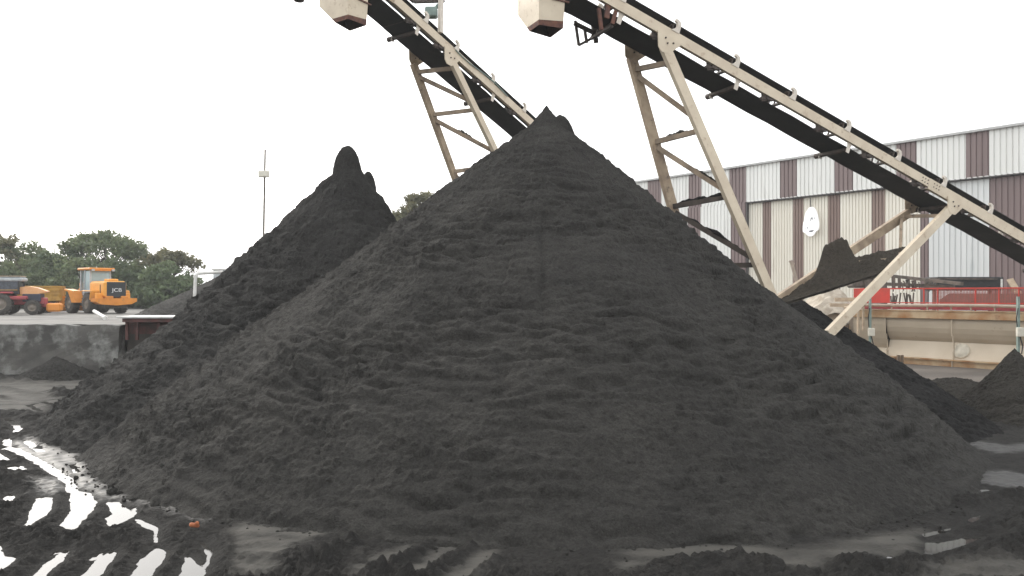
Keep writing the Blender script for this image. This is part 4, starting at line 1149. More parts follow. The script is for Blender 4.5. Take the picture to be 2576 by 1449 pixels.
# ---------------------------------------------------------------- settling tank, guard rail and clutter in front of the shed
T0 = Vector((0.631 * 30, 30, 0))
def tq(x): return wq(x, T0)
TR = Matrix.Rotation(math.atan2(WD.y, WD.x), 3, 'Z')
def tp(q, off, z): 
    p = T0 + WD * q + WN * off; return Vector((p.x, p.y, z))
qL_, qS, qR = tq(2150), tq(2230), -6.0
root = empty('settling_tank', tp(0, -1.2, 0.0))
def shell(b, q0, q1, prof, mi=0):
    n = len(prof)
    vs = [tp(q0, o, z) for (o, z) in prof] + [tp(q1, o, z) for (o, z) in prof]
    b.add(vs, [(k + 1, k, n + k, n + k + 1) for k in range(n - 1)], mi, False)
prof_u = [(0.0, 1.97), (0.02, 1.8), (0.0, 1.6), (-.07, 1.4), (-.18, 1.2), (-.32, 1.04)]
prof_l = [(-.315, 1.038), (-.06, .36)]
b = MB(); shell(b, qR, qS, prof_u); 
prof_u2 = [(0.06, 1.97), (0.08, 1.7), (0.06, 1.4), (0.0, 1.1), (-.10, .85), (-.22, .68)]
shell(b, qS, qL_, prof_u2)
b.prism([tp(qL_, o, z) for (o, z) in prof_u2 + [(.02, .36), (.02, .0), (-2.6, .0), (-2.6, 1.97)]], WD * .02)
b.build('tank_shell', M['tank'], root)
b = MB(); shell(b, qR, qS, prof_l); shell(b, qS, qL_, [(-.215, .678), (.06, .36)])
b.build('sloping_plate', M['tank_uplit'], root)
b = MB()
c = tp((qR + qL_) / 2, -.02, .33); b.box(c, (qL_ - qR, .34, .05), M=TR)
c = tp((qR + qL_) / 2, -.06, .15); b.box(c, (qL_ - qR, .22, .30), M=TR)
b.build('tank_foot', M['rust_beam'], root)
b = MB(); c = tp((qR + qL_) / 2, 0.08, 2.13); b.box(c, (qL_ - qR + .1, .16, .30), M=TR, bev=.01); c = tp((qR + qL_) / 2, -.06, 2.30); b.box(c, (qL_ - qR + .1, .5, .03), M=TR)
b.build('rim_beam', M['rust_beam'], root)
b = MB()
for q in (qS, tq(2397), -3.5):
    b.cut()
    for (oo, z0, z1) in ((.10, 1.3, 1.97), (-.02, 1.05, 1.3), (-.1, .66, 1.05), (-.04, .36, .66), (.07, .05, .30)):
        b.bar(tp(q, oo, z0), tp(q, oo, z1), .035, .05, WN)
b.build('stiffener', M['tank'], root)
b = MB(); c = wall_pt(2413.6, 885.7, 0.0, T0); nrm = (WN * .68 + Vector((0, 0, .255))).normalized()
mc = tp(tq(2413.6), -.165, .72)
b.lathe(mc, nrm, [(-.05, .31), (.03, .31), (.04, .29), (.045, .25), (.06, .24), (.065, 0.0)], 24)
for k in range(12):
    t = k * math.pi / 6; a1 = nrm.orthogonal().normalized(); a2 = nrm.cross(a1); p = mc + a1 * (.275 * math.cos(t)) + a2 * (.275 * math.sin(t)); b.tube(p, p + nrm * .06, .02, n=6)
b.build('manhole', mat('manhole_paint', (0.60, 0.55, 0.45), rough=0.6), root)
b = MB(); b.prism([tp(qL_, -2.6, 0), tp(qR, -2.6, 0), tp(qR, -2.6, 2.28), tp(qL_, -2.6, 2.28)], WN * -.05)
b.prism([tp(qR, .05, 0), tp(qR, -2.6, 0), tp(qR, -2.6, 2.28), tp(qR, .05, 2.28)], WD * -.05)
b.prism([tp(qL_, -.1, 2.2), tp(qR, -.1, 2.2), tp(qR, -2.55, 2.2), tp(qL_, -2.55, 2.2)], (0, 0, .04))
b.build('tank_cover', M['clutter'], root)
tag(root, 'long low beige tank with a rusty rim beam and a round manhole', 'tank')

# end frame of the tank (rusty posts)
root = empty('pipe_stand', tp(qL_ + .6, .1, 0))
b = MB()
for x in (2122, 2135): b.cut(); b.bar(tp(tq(x), .1, 0), tp(tq(x), .1, 2.0), .10, .10, WN)
b.build('post', M['wood'], root)
b = MB(); b.box(tp(tq(2108), -.1, 1.15), (.9, .5, 1.0), M=TR, bev=.1); b.build('drum_box', M['rust_beam'], root)
b = MB(); b.tube(tp(tq(2118), .2, 1.75), tp(tq(2140), .2, 1.75), .07, n=10); b.tube(tp(tq(2131), .2, 1.72), tp(tq(2134), .2, 1.72), .12, n=12); b.build('valve', M['white_paint'], root)
tag(root, 'rusty pipe stand with a pale valve at the left end of the tank', 'pipe stand')

# red guard
gq0, gq1, gq2 = tq(2225), tq(2150), -6.0
def gz(x, y): return EYE - (y - HY) / F * tp(tq(x), -.5, 0).y
root = empty('guard_rail', tp(0, -.5, 2.3))
RT, RBt = 3.22, 2.62
b = MB(); b.bar(tp(gq2, -.5, RT), tp(gq1, -.5, RT), .07, .06, (0, 0, 1)); b.bar(tp(gq2, -.5, RBt), tp(gq0, -.5, RBt), .04, .04, (0, 0, 1)); b.build('top_rail', M['red'], root)
b = MB(); b.prism([tp(gq0, -.46, 2.60), tp(gq1 + .3, -.46, 2.60), tp(gq1 + .3, -.46, RT + .02), tp(gq0, -.46, RT + .02)], WN * -.03); b.build('red_panel', M['red'], root)
for x in (2310, 2440, 2550, 2345, 2500):
    b = MB(); b.bar(tp(tq(x), -.5, 2.3), tp(tq(x), -.5, RT), .045, .045, WN); b.build('post', M['red'], root)
b = MB()
mq0, mq1 = gq2, tq(2330)
for k in range(int((mq1 - mq0) / .055)):
    q = mq0 + k * .055; b.bar(tp(q, -.5, RBt), tp(q, -.5, RT - .02), .024, .012, WN)
for k in range(10):
    z = RBt + .05 + k * .055; b.bar(tp(mq0, -.505, z), tp(mq1, -.505, z), .014, .022, WN)
b.build('mesh_infill', mat('dusty_red_mesh', (0.33, 0.10, 0.08), (0.26, 0.09, 0.07), rough=0.7), root)
b = MB(); b.bar(tp(gq2, -.45, 2.40), tp(gq1, -.45, 2.40), .10, .12, (0, 0, 1)); b.build('kick_plate', M['tractor_red'], root)
tag(root, 'red guard rail with mesh infill and a solid red panel on top of the tank', 'guard rail')
root = empty('water_pipe', tp(0, .0, 2.32))
b = MB(); pts = [tp(q, -.1, 2.52 + .02 * math.sin(q)) for q in np.linspace(-6, gq1 + .4, 10)]; b.path(pts, .065, 10); b.build('pipe_run', M['pipe'], root)
for x in (2240, 2330, 2390, 2440, 2500):
    b = MB(); b.bar(tp(tq(x), -.1, 2.31), tp(tq(x), -.1, 2.47), .05, .05, WN); b.tube(tp(tq(x) - .04, -.1, 2.52), tp(tq(x) + .04, -.1, 2.52), .08, n=10); b.build('pipe_support', M['pipe'], root)
tag(root, 'dusty brown pipe running along the top of the tank rim', 'pipe')
# spraying hoses / old cloth on the mesh: belt-wash conveyor behind the guard
b = MB(); b.prism([tp(-6, -1.4, 2.35), tp(tq(2325), -1.4, 2.35), tp(tq(2325), -1.4, 2.75), tp(tq(2350), -1.4, 3.02), tp(-6, -1.4, 3.0)], WN * -.6)
tag(b.build('washing_trough', mat('brown_trough', (0.17, 0.115, 0.095), (0.12, 0.08, 0.07), scale=2, rough=0.8)), 'brown trough behind the red mesh on top of the tank', 'trough')

# cable poles with white boxes
for (x, lb, off) in ((2203.5, 'grey-green cable pole with a white junction box in front of the tank left end', .5), (2573, 'grey-green cable pole with a white box at the right picture edge', .45)):
    p = tp(tq(x), off, 0); k = p.y / F
    root = empty('cable_pole', p)
    zt = EYE - (746 - HY) * k
    b = MB(); b.bar((p.x, p.y, -.1), (p.x, p.y, zt), .10, .08, (1, 0, 0)); b.build('pole', M['green'], root)
    b = MB(); b.box((p.x, p.y - .12, EYE - (835 - HY) * k), (.26, .14, .34), bev=.02); b.build('junction_box', M['box_white'], root)
    b = MB(); b.path([(p.x - .04, p.y - .06, EYE - (775 - HY) * k), (p.x - .12, p.y - .09, EYE - (800 - HY) * k), (p.x - .09, p.y - .09, EYE - (822 - HY) * k)], .02, 6)
    b.cut(); b.path([(p.x + .03, p.y - .06, EYE - (845 - HY) * k), (p.x + .12, p.y - .08, EYE - (870 - HY) * k), (p.x + .08, p.y - .08, EYE - (890 - HY) * k)], .022, 6)
    b.build('cable', M['black'], root)
    tag(root, lb, 'cable pole', 'cable poles by the tank')
p = G(2264, 940)
root = empty('marker_post', p)
for dx in (-.07, .07):
    b = MB(); b.bar((p.x + dx, p.y, -.1), (p.x + dx + .01, p.y, .70), .085, .09, (0, 1, 0)); b.build('stake', M['wood'], root)
tag(root, 'short twin wooden post standing on the ground before the tank', 'post')

# clutter between tank and shed
def clutter_pt(x, y, d): return P(x, y, d)
nodes = []
nm = random.Random(12)
root = empty('rubble_heap', P(2085, 740, 37))
b = MB(); V_ = []; cc = P(2085, 738, 37)
nu, nv = 26, 9
for j in range(nv):
    for i in range(nu):
        t = 2 * math.pi * i / nu; rr = 1 - j / (nv - 1)
        V_.append((cc.x + 1.35 * rr * math.cos(t) * (1 + .12 * math.sin(3 * t + 1)) + nm.uniform(-.05, .05), cc.y + 1.2 * rr * math.sin(t), 2.1 + 1.35 * (1 - rr ** 1.4) + nm.uniform(-.07, .07)))
b.add(V_, [(j * nu + i, j * nu + (i + 1) % nu, (j + 1) * nu + (i + 1) % nu, (j + 1) * nu + i) for j in range(nv - 1) for i in range(nu)])
b.box((cc.x, cc.y, 1.0), (2.4, 1.8, 2.2))
b.build('heap', M['rubble'], root)
tag(root, 'pale beige rubble heap behind the near end of the tank, left of the red panel', 'rubble')
for (x0, y0, x1, y1, d0, d1, w_, lb) in ((2100, 754, 2178, 753, 34.5, 34.2, .17, 'long pale timber lying level beside the rubble heap'), (2088, 767, 2165, 770, 34.3, 34.0, .15, 'lower brownish timber under the long pale one'), (2125, 775, 2178, 761, 33.8, 34.0, .10, 'thin slanting pale plank propped against the timbers')):
    b = MB(); b.bar(P(x0, y0, d0), P(x1, y1, d1), .14, w_); b.bar(P(x1, y1, d1) + Vector((-.1, .02, -.1)), P(x1, y1, d1) + Vector((-.1, .02, -1.2)), .08, .08, (1, 0, 0))
    tag(b.build('timber', M['plank']), lb, 'timber', 'timbers by the rubble heap')
root = empty('old_feeder', P(2270, 700, 37))
b = MB(); b.bar(P(2205, 690, 38), P(2420, 714, 34), .2, .14); b.cut(); b.bar(P(2215, 714, 38), P(2400, 722, 34.5), .15, .16); b.build('beam', M['clutter'], root)
for (x, y0, y1, w_) in ((2180, 672, 780, .22), (2203, 668, 740, .20), (2223, 700, 780, .26), (2247, 695, 725, .12), (2262, 700, 725, .10), (2283, 703, 725, .14), (2300, 705, 725, .12), (2330, 705, 725, .16)):
    b = MB(); b.bar(P(x, y0, 36.5), P(x + 1, y1, 36.5), w_, .12, (0, 1, 0)); b.build('post', M['clutter'], root)
b = MB(); b.box(P(2172, 700, 37), (1.3, .8, .9), bev=.08); b.box(P(2160, 690, 37), (.6, .5, .7), bev=.1); b.build('hopper', M['clutter'], root)
b = MB()
for k in range(26):
    x = nm.uniform(2235, 2420); b.tube(P(x, nm.uniform(705, 716), 36), P(x + nm.uniform(-9, 9), nm.uniform(722, 735), 36), .03, n=5)
for k in range(14):
    x = nm.uniform(2235, 2305); b.tube(P(x, nm.uniform(735, 745), 36), P(x + nm.uniform(-6, 6), nm.uniform(758, 775), 36), .035, n=5)
b.build('chain', M['clutter'], root)
tag(root, 'dirty old steel feeder frame with hanging bits behind the red guard rail', 'machine frame')
root = empty('dark_bin', P(2420, 720, 36))
b = MB(); b.box(P(2424, 714, 36.5), (3.0, 1.2, .62), bev=.04); b.build('bin_body', M['black'], root)
b = MB(); b.bar(P(2338, 701, 35.8), P(2508, 702, 35.8), .06, .06); b.bar(P(2340, 700, 35.8), P(2340, 726, 35.8), .09, .06, (0, 1, 0)); b.build('bin_rim', M['clutter'], root)
b = MB()
for x in (2350, 2490): b.cut(); b.bar(P(x, 725, 36.4), (P(x, 725, 36.4).x, 36.4, 0), .12, .12, (0, 1, 0))
b.build('bin_leg', M['clutter'], root)
tag(root, 'black open bin behind the red rail under the purple stripe', 'bin')
b = MB(); b.bar(P(2540, 702, 35), P(2566, 745, 34.6), .28, .06, (0, 1, 0)); b.bar(P(2548, 715, 35.2), P(2548, 735, 35.2), .1, .1, (0, 1, 0))
tag(b.build('wooden_board', M['plank']), 'leaning wooden board behind the rail near the right edge', 'board')
b = MB(); b.tube(P(2520, 702, 35), P(2520, 745, 35), .04, n=8)
tag(b.build('thin_stake', M['white_paint']), 'thin pale stake standing beside the black bin', 'stake')
b = MB(); b.tube(P(1990, 655, 44), P(2003, 705, 44), .10, n=8); b.tube(P(1985, 657, 44), P(1999, 665, 44), .05, n=8)
b.tube(P(2003, 705, 44), (P(2003, 705, 44).x, 44, 0), .07, n=8)
tag(b.build('leaning_pipe', M['pipe']), 'short leaning pipe in front of the cream stripes of the shed', 'pipe')

# ---------------------------------------------------------------- machines on the upper yard
def wheel(root, name, c, r, w, ax=(1, 0, 0)):
    b = MB(); prof = [(-w / 2, r * .55), (-w / 2, r * .86), (-w / 2 * .85, r * .97), (-w / 4, r), (w / 4, r), (w / 2 * .85, r * .97), (w / 2, r * .86), (w / 2, r * .55)]
    b.lathe(c, ax, prof, 28)
    for k in range(20):
        t = 2 * math.pi * k / 20
        a = Vector((0, math.cos(t), math.sin(t)))
        for sg in (-1, 1):
            p0 = Vector(c) + a * (r * 1.0) + Vector((sg * w * .05, 0, 0)); a2 = Vector((0, math.cos(t + .16), math.sin(t + .16)))
            p1 = Vector(c) + a2 * (r * .98) + Vector((sg * w * .47, 0, 0)); b.bar(p0, p1, .06, .06, a)
    t_ = b.build('wheel', M['tyre'], root, world=False)
    b = MB(); b.lathe(c, ax, [(-w / 2 * .9, 0), (-w / 2 * .9, r * .2), (-w / 2 * .5, r * .3), (-w / 2 * .6, r * .5), (-w / 2 * .95, r * .56)], 24)
    b.lathe(c, ax, [(w / 2 * .9, 0), (w / 2 * .9, r * .2), (w / 2 * .5, r * .3), (w / 2 * .6, r * .5), (w / 2 * .95, r * .56)], 24)
    b.build('rim', M['rim'], t_, world=False)
    return t_

def text_mesh(txt, size, name, mat_, parent, Mx, extr=0.006):
    cu = bpy.data.curves.new('lettering', 'FONT'); cu.body = txt; cu.size = size; cu.extrude = extr; cu.align_x = 'CENTER'; cu.align_y = 'CENTER'
    ob = bpy.data.objects.new('lettering', cu); COL.objects.link(ob)
    dg = bpy.context.evaluated_depsgraph_get(); me = bpy.data.meshes.new_from_object(ob.evaluated_get(dg))
    bpy.data.objects.remove(ob); bpy.data.curves.remove(cu)
    me.transform(Mx); me.materials.clear(); me.materials.append(mat_)
    o = bpy.data.objects.new(name, me); COL.objects.link(o); o.parent = parent
    return o

LD = 52.0
lx = (243 - CX) / F * LD
root = empty('wheel_loader', (lx, LD, 1.745), math.radians(51))
S = .95
def L(b, c, s, bev=.03, mi=0, M_=None): b.box([k * S for k in c], [k * S for k in s], mi, M_, bev * S)
for (x, y) in ((-1.02, -1.35), (1.02, -1.35), (-1.02, 1.4), (1.02, 1.4)): wheel(root, 'wheel', (x * S, y * S, .70 * S), .70 * S, .52 * S)
b = MB(); L(b, (0, -1.75, 1.62), (1.50, 2.30, 1.10), .14); L(b, (0.05, -2.1, 2.24), (.62, .8, .18), .05); bd = b.build('engine_hood', M['orange_yellow'], root, False)
b = MB(); L(b, (0.03, -2.92, 1.60), (1.26, .05, 1.02), .10); gr_ = b.build('grille', M['grille'], root, False)
text_mesh('JCB', .34 * S, 'lettering', M['letter'], gr_, Matrix.Translation((0.05 * S, -2.953 * S, 1.56 * S)) @ Matrix.Rotation(math.radians(90), 4, 'X') @ Matrix.Diagonal((1.25, 1, 1, 1)))
b = MB(); L(b, (-.745, -2.3, 1.62), (.03, .12, .62), .01); b.cut(); L(b, (-.745, -1.3, 1.4), (.03, .1, .3), .01); b.build('side_vent', M['dark_red'], root, False)
b = MB()
prf = [(-1.36, 1.02), (1.36, 1.02), (1.36, .80), (1.0, .62), (0, .54), (-1.0, .62), (-1.36, .80)]
b.prism([Vector((x, -3.02, z)) * S for (x, z) in prf], (0, .75 * S, 0)); 
L(b, (-.45, -2.95, 1.09), (.5, .12, .16), .03); L(b, (.55, -2.95, 1.09), (.5, .12, .16), .03)
b.build('counterweight', M['orange'], root, False)
b = MB(); L(b, (0, -1.0, .75), (1.0, 3.2, .5), .05); L(b, (0, -2.3, .5), (1.6, 1.2, .3), .05); L(b, (0, .9, .75), (.9, 2.0, .55), .05); b.build('chassis', M['tyre'], root, False)
b = MB()
for sx in (-1, 1):
    b.cut(); L(b, (sx * 1.02, -1.35, 1.52), (.56, 1.30, .07), .02); L(b, (sx * 1.02, -2.02, 1.22), (.56, .07, .62), .02, 0, Matrix.Rotation(.25, 3, 'X')); L(b, (sx * .9, -2.45, 1.05), (.5, .16, .65), .04)
b.build('rear_fender', M['orange_yellow'], root, False)
b = MB()
for sx in (-1, 1):
    b.cut(); b.prism([Vector((sx * 1.05 - .28, y, z)) * S for (y, z) in ((.55, 1.52), (1.95, 1.66), (2.05, 1.58), (1.35, 1.46), (.78, .72), (.1, .72))], (.56 * S, 0, 0))
b.build('front_fender', M['orange'], root, False)
# cab
b = MB()
for (x, y) in ((-.68, -.62), (.68, -.62), (-.72, .82), (.72, .82), (-.74, .15), (.74, .15)): b.bar(Vector((x, y, 1.3)) * S, Vector((x * .95, y * .95, 2.95)) * S, .09, .09, (1, 0, 0))
L(b, (0, .1, 1.32), (1.46, 1.6, .30), .03); L(b, (0, -.62, 2.10), (1.36, .06, .2), .02)
cb_ = b.build('cab_frame', M['grey_panel'], root, False)
b = MB(); b.prism([Vector(p) * S for p in ((-.62, -.64, 2.2), (.62, -.64, 2.2), (.60, -.62, 2.88), (-.60, -.62, 2.88))], (0, .012, 0))
b.cut(); b.prism([Vector(p) * S for p in ((-.71, -.55, 1.5), (-.73, .08, 1.5), (-.70, .08, 2.88), (-.68, -.55, 2.88))], (.012, 0, 0)); b.cut(); b.prism([Vector(p) * S for p in ((.71, -.55, 1.5), (.73, .75, 1.5), (.70, .75, 2.88), (.68, -.55, 2.88))], (-.012, 0, 0))
b.cut(); b.prism([Vector(p) * S for p in ((-.66, .8, 1.5), (.66, .8, 1.5), (.64, .78, 2.88), (-.64, .78, 2.88))], (0, -.012, 0))
b.build('window', M['glass'], cb_, False)
b = MB(); L(b, (0, .08, 3.03), (1.72, 1.95, .15), .05); L(b, (0, -.84, 2.94), (1.2, .08, .10), .02, 0); rf_ = b.build('cab_roof', M['orange'], root, False)
b = MB()
for x in (-.62, .72): b.cut(); L(b, (x, -.92, 2.93), (.20, .10, .14), .03)
b.build('work_lamp', M['grey_panel'], rf_, False)
b = MB(); L(b, (0, -.1, 1.75), (.55, .5, .5), .06); L(b, (0, -.32, 2.05), (.5, .14, .6), .06); b.build('seat', M['black'], root, False)
# front frame, arms and bucket
b = MB()
for sx in (-.42, .42): b.bar(Vector((sx, .95, 1.85)) * S, Vector((sx, 2.5, 1.05)) * S, .3, .16, (1, 0, 0)); b.bar(Vector((sx, 2.5, 1.05)) * S, Vector((sx, 3.1, .5)) * S, .26, .15, (1, 0, 0))
L(b, (0, 1.05, 1.5), (.9, .5, .9), .06); L(b, (-.45, 1.1, 1.95), (.25, .6, .3), .05); b.build('lift_arm', M['orange'], root, False)
b = MB(); b.prism([Vector((-1.25, y, z)) * S for (y, z) in ((3.0, 1.15), (3.06, 1.15), (3.15, .45), (3.5, .2), (4.1, .14), (4.1, .08), (3.45, .12), (3.05, .4))], (2.5 * S, 0, 0))
for sx in (-1.25, 1.21): b.prism([Vector((sx, y, z)) * S for (y, z) in ((3.03, 1.12), (3.12, .45), (3.48, .16), (4.05, .12), (3.7, .7))], (.04 * S, 0, 0))
b.build('bucket', M['orange'], root, False)
tag(root, 'orange-yellow wheel loader parked on the upper yard, rear grille towards us', 'loader')

# red tractor-like machine
TDp = 47.0
root = empty('red_tractor', ((40 - CX) / F * TDp, TDp, 1.78), math.radians(-72))     # local +y points to the right of the picture
def k_(b, c, s, bev=.03, M_=None): b.box(c, s, 0, M_, bev)
for (x, y, r, w_) in ((-.85, -.55, .62, .45), (.85, -.55, .62, .45), (-.75, 1.05, .42, .3), (.75, 1.05, .42, .3)): wheel(root, 'wheel', (x, y, r), r, w_)
b = MB(); k_(b, (0, .4, .78), (.9, 2.4, .42), .05); k_(b, (.78, .1, .98), (.4, 1.4, .22), .06); k_(b, (-.78, -.5, 1.28), (.5, 1.1, .12), .05); k_(b, (.78, -.5, 1.28), (.5, 1.1, .12), .05); k_(b, (0, 1.4, .55), (.5, .9, .25), .04); b.build('body', M['tractor_red'], root, False)
b = MB(); prf = [(.3, 1.18), (1.2, 1.20), (1.62, 1.30), (1.72, 1.36), (1.2, 1.58), (.75, 1.66), (.3, 1.62)]
b.prism([Vector((-.38, y, z)) for (y, z) in prf], (.76, 0, 0)); b.build('bonnet', M['peach'], root, False)
b = MB(); k_(b, (.1, .95, .98), (1.0, .95, .46), .03); b.build('battery_box', M['navy'], root, False)
b = MB(); k_(b, (0, 2.05, .40), (.95, .75, .52), .10); b.build('front_weight', M['orange'], root, False)
b = MB()
for (x, y) in ((-.6, .28), (.6, .28), (-.62, -1.1), (.62, -1.1)): b.bar((x, y, 1.2), (x * .95, y, 2.0), .08, .08, (1, 0, 0))
k_(b, (0, -.4, 1.30), (1.2, 1.4, .25), .03); b.build('cab_frame', M['black'], root, False)
b = MB(); k_(b, (.59, -.4, 1.72), (.012, 1.3, .5), 0); b.cut(); k_(b, (0, .27, 1.72), (1.1, .012, .5), 0); b.cut(); k_(b, (0, -1.08, 1.72), (1.1, .012, .5), 0); b.cut(); k_(b, (-.59, -.4, 1.72), (.012, 1.3, .5), 0); b.build('window', M['dark_glass'], root, False)
b = MB(); k_(b, (0, -.4, 2.06), (1.36, 1.75, .20), .05); k_(b, (.0, -.4, 2.20), (1.2, 1.55, .06), .02); b.build('cab_roof', M['grey_panel'], root, False)
b = MB(); k_(b, (0, -.4, 2.255), (1.3, 1.6, .04), .01); b.build('roof_rack', M['plank'], root, False)
tag(root, 'dull red tractor with a faded orange bonnet at the left picture edge', 'tractor')

# yellow dump truck
DT = 53.0
root = empty('dump_truck', ((66 - CX) / F * DT, DT, 1.74), math.radians(114))
# local: +y = forward (to the left of the picture), -y = tail
tail = -2.15
for (x, y) in ((-.9, -1.2), (.9, -1.2), (-.9, 2.3), (.9, 2.3)): wheel(root, 'wheel', (x, y, .46), .46, .34)
b = MB(); b.box((0, .6, .68), (.8, 5.4, .22)); b.build('chassis', M['tyre'], root, False)
b = MB(); HT = 1.78
for sx in (-1, 1):
    b.box((sx * 1.1, -.05, (HT + .8) / 2), (.06, 4.1, HT - .8))
    for k in range(9): b.box((sx * 1.145, tail + .12 + k * .49, (HT + .8) / 2), (.08, .09, HT - .78))
    for z in (.84, 1.24, 1.5, HT - .03): b.box((sx * 1.148, -.05, z), (.09, 4.15, .075))
b.box((0, tail + .02, (HT + .8) / 2), (2.2, .06, HT - .8)); 
for k in range(5): b.box((-1 + k * .5, tail - .03, (HT + .8) / 2), (.09, .07, HT - .8))
b.box((0, -.05, .80), (2.2, 4.1, .08)); b.box((0, 2.03, 1.45), (2.2, .06, 1.4))
b.prism([(-1.14, y, z) for (y, z) in ((.55, HT), (2.0, HT), (2.0, 2.2), (.95, 2.18))], (.06, 0, 0)); b.prism([(1.08, y, z) for (y, z) in ((.55, HT), (2.0, HT), (2.0, 2.2), (.95, 2.18))], (.06, 0, 0))
b.prism([(-1.12, y, z) for (y, z) in ((1.0, 2.20), (3.0, 2.30), (3.0, 2.24), (1.0, 2.14))], (2.24, 0, 0))
b.build('dump_body', M['yellow'], root, False)
b = MB(); b.box((0, 3.0, 1.25), (2.0, 1.5, 1.5), bev=.12); b.build('cab', M['yellow'], root, False)
b = MB(); b.box((-.98, 3.1, 1.6), (.06, .8, .5)); b.cut(); b.box((.98, 3.1, 1.6), (.06, .8, .5)); b.cut(); b.box((0, 3.74, 1.6), (1.7, .06, .55)); b.build('window', M['glass'], root, False)
b = MB(); b.box((0, tail + .1, .62), (1.9, .12, .18), bev=.02); b.build('rear_bumper', M['tractor_red'], root, False)
tag(root, 'faded yellow dump truck with a ribbed tipper body behind the red tractor', 'truck')

# dark odds between truck and loader
root = empty('small_trailer', P(168, 770, 58))
b = MB(); p = P(170, 766, 58); b.box((p.x, 58, 2.25), (1.5, 1.0, .55), bev=.05); b.build('trailer_box', M['navy'], root)
b = MB(); b.box((p.x - .35, 57.42, 2.45), (.28, .06, .3)); b.cut(); b.box((p.x + .45, 57.42, 2.4), (.2, .06, .22)); b.build('pale_panel', M['white_paint'], root)
b = MB(); b.lathe((p.x - .5, 57.5, 1.98), (0, 1, 0), [(0, 0), (0, .24), (.18, .24), (.18, 0)], 16); b.cut(); b.lathe((p.x + .5, 57.5, 1.98), (0, 1, 0), [(0, 0), (0, .24), (.18, .24), (.18, 0)], 16); b.build('trailer_wheel', M['tyre'], root)
tag(root, 'small dark trailer with pale panels between truck and loader', 'trailer')

# ---------------------------------------------------------------- trees
def tree(name, label, cat, x, d, ytop, width, zbase, style, seed, leaf, group, leaf_size=.17, n_clump=46, per=95, open_=0.0):
    rg = random.Random(seed)
    base = Vector(((x - CX) / F * d, d, zbase)); ztop = EYE - (ytop - HY) / F * d
    Ht = ztop - zbase; w = width / F * d / 2
    root = empty(name, base)
    tb = MB(); limbs = []
    nodes = []
    cb = .28 if style == 'round' else (.52 if style == 'umbrella' else .05)
    trunk_top = base + Vector((rg.uniform(-.3, .3), rg.uniform(-.3, .3), Ht * (cb + .12)))
    r0 = max(.05, Ht * .026)
    mid = base.lerp(trunk_top, .5) + Vector((rg.uniform(-.15, .15), 0, 0))
    tb.tube(base - Vector((0, 0, .2)), mid, r0, r0 * .8, 9); tb.tube(mid, trunk_top, r0 * .8, r0 * .65, 9)
    for k in range(n_clump):
        a = rg.uniform(0, 2 * math.pi)
        if style == 'umbrella':
            rr = math.sqrt(rg.random()); zc = cb + (1 - cb) * (.98 - .42 * rr ** 1.6) - rg.random() * .22 * (1 - cb)
        elif style == 'shrub':
            rr = math.sqrt(rg.random()); zc = rg.random() ** .8 * math.sqrt(max(.02, 1 - rr * rr * .9))
        else:
            rr = math.sqrt(rg.random()); zc = cb + (1 - cb) * (rg.random() * .92 + .05) * math.sqrt(max(.05, 1 - rr * rr * .75))
        c = base + Vector((w * rr * math.cos(a), w * .8 * rr * math.sin(a), Ht * zc))
        nodes.append(c)
        if k % 3 == 0 or style == 'umbrella' and k % 2 == 0:
            s_ = base.lerp(trunk_top, rg.uniform(.75, 1.0)); m1 = s_.lerp(c, .5) + Vector((0, 0, -.08 * Ht))
            tb.tube(s_, m1, r0 * .38, r0 * .26, 6, caps=False); tb.tube(m1, c, r0 * .26, r0 * .1, 6, caps=False)
    tb.build('trunk', M['bark'], root)
    verts = []; faces = []
    npy = np.random.RandomState(seed)
    csize = .16 * w + .22
    for c in nodes:
        m = int(per * rg.uniform(.6, 1.3))
        dirs = npy.normal(size=(m, 3)); dirs /= np.linalg.norm(dirs, axis=1)[:, None]
        rad = csize * rg.uniform(.7, 1.35) * npy.rand(m, 1) ** .45
        cen = np.array(c) + dirs * rad * np.array([1.15, 1.15, .75])
        t1 = npy.normal(size=(m, 3)); t1 /= np.linalg.norm(t1, axis=1)[:, None]
        t2 = np.cross(t1, npy.normal(size=(m, 3))); t2 /= np.linalg.norm(t2, axis=1)[:, None]
        s1 = leaf_size * (.6 + .8 * npy.rand(m, 1)); s2 = s1 * .55
        q = np.stack([cen - t1 * s1, cen + t2 * s2, cen + t1 * s1, cen - t2 * s2], 1)
        verts.append(q.reshape(-1, 3))
    vv = np.concatenate(verts) - np.array(base)
    n = len(vv) // 4
    me = bpy.data.meshes.new('crown'); me.vertices.add(len(vv)); me.vertices.foreach_set('co', vv.astype(np.float32).ravel())
    me.loops.add(n * 4); me.loops.foreach_set('vertex_index', np.arange(n * 4, dtype=np.int32)); me.polygons.add(n)
    me.polygons.foreach_set('loop_start', np.arange(0, n * 4, 4, dtype=np.int32)); me.polygons.foreach_set('loop_total', np.full(n, 4, dtype=np.int32))
    me.update(calc_edges=True); me.materials.append(leaf)
    o = bpy.data.objects.new('crown', me); COL.objects.link(o); o.parent = root
    tag(root, label, cat, group)
    return root

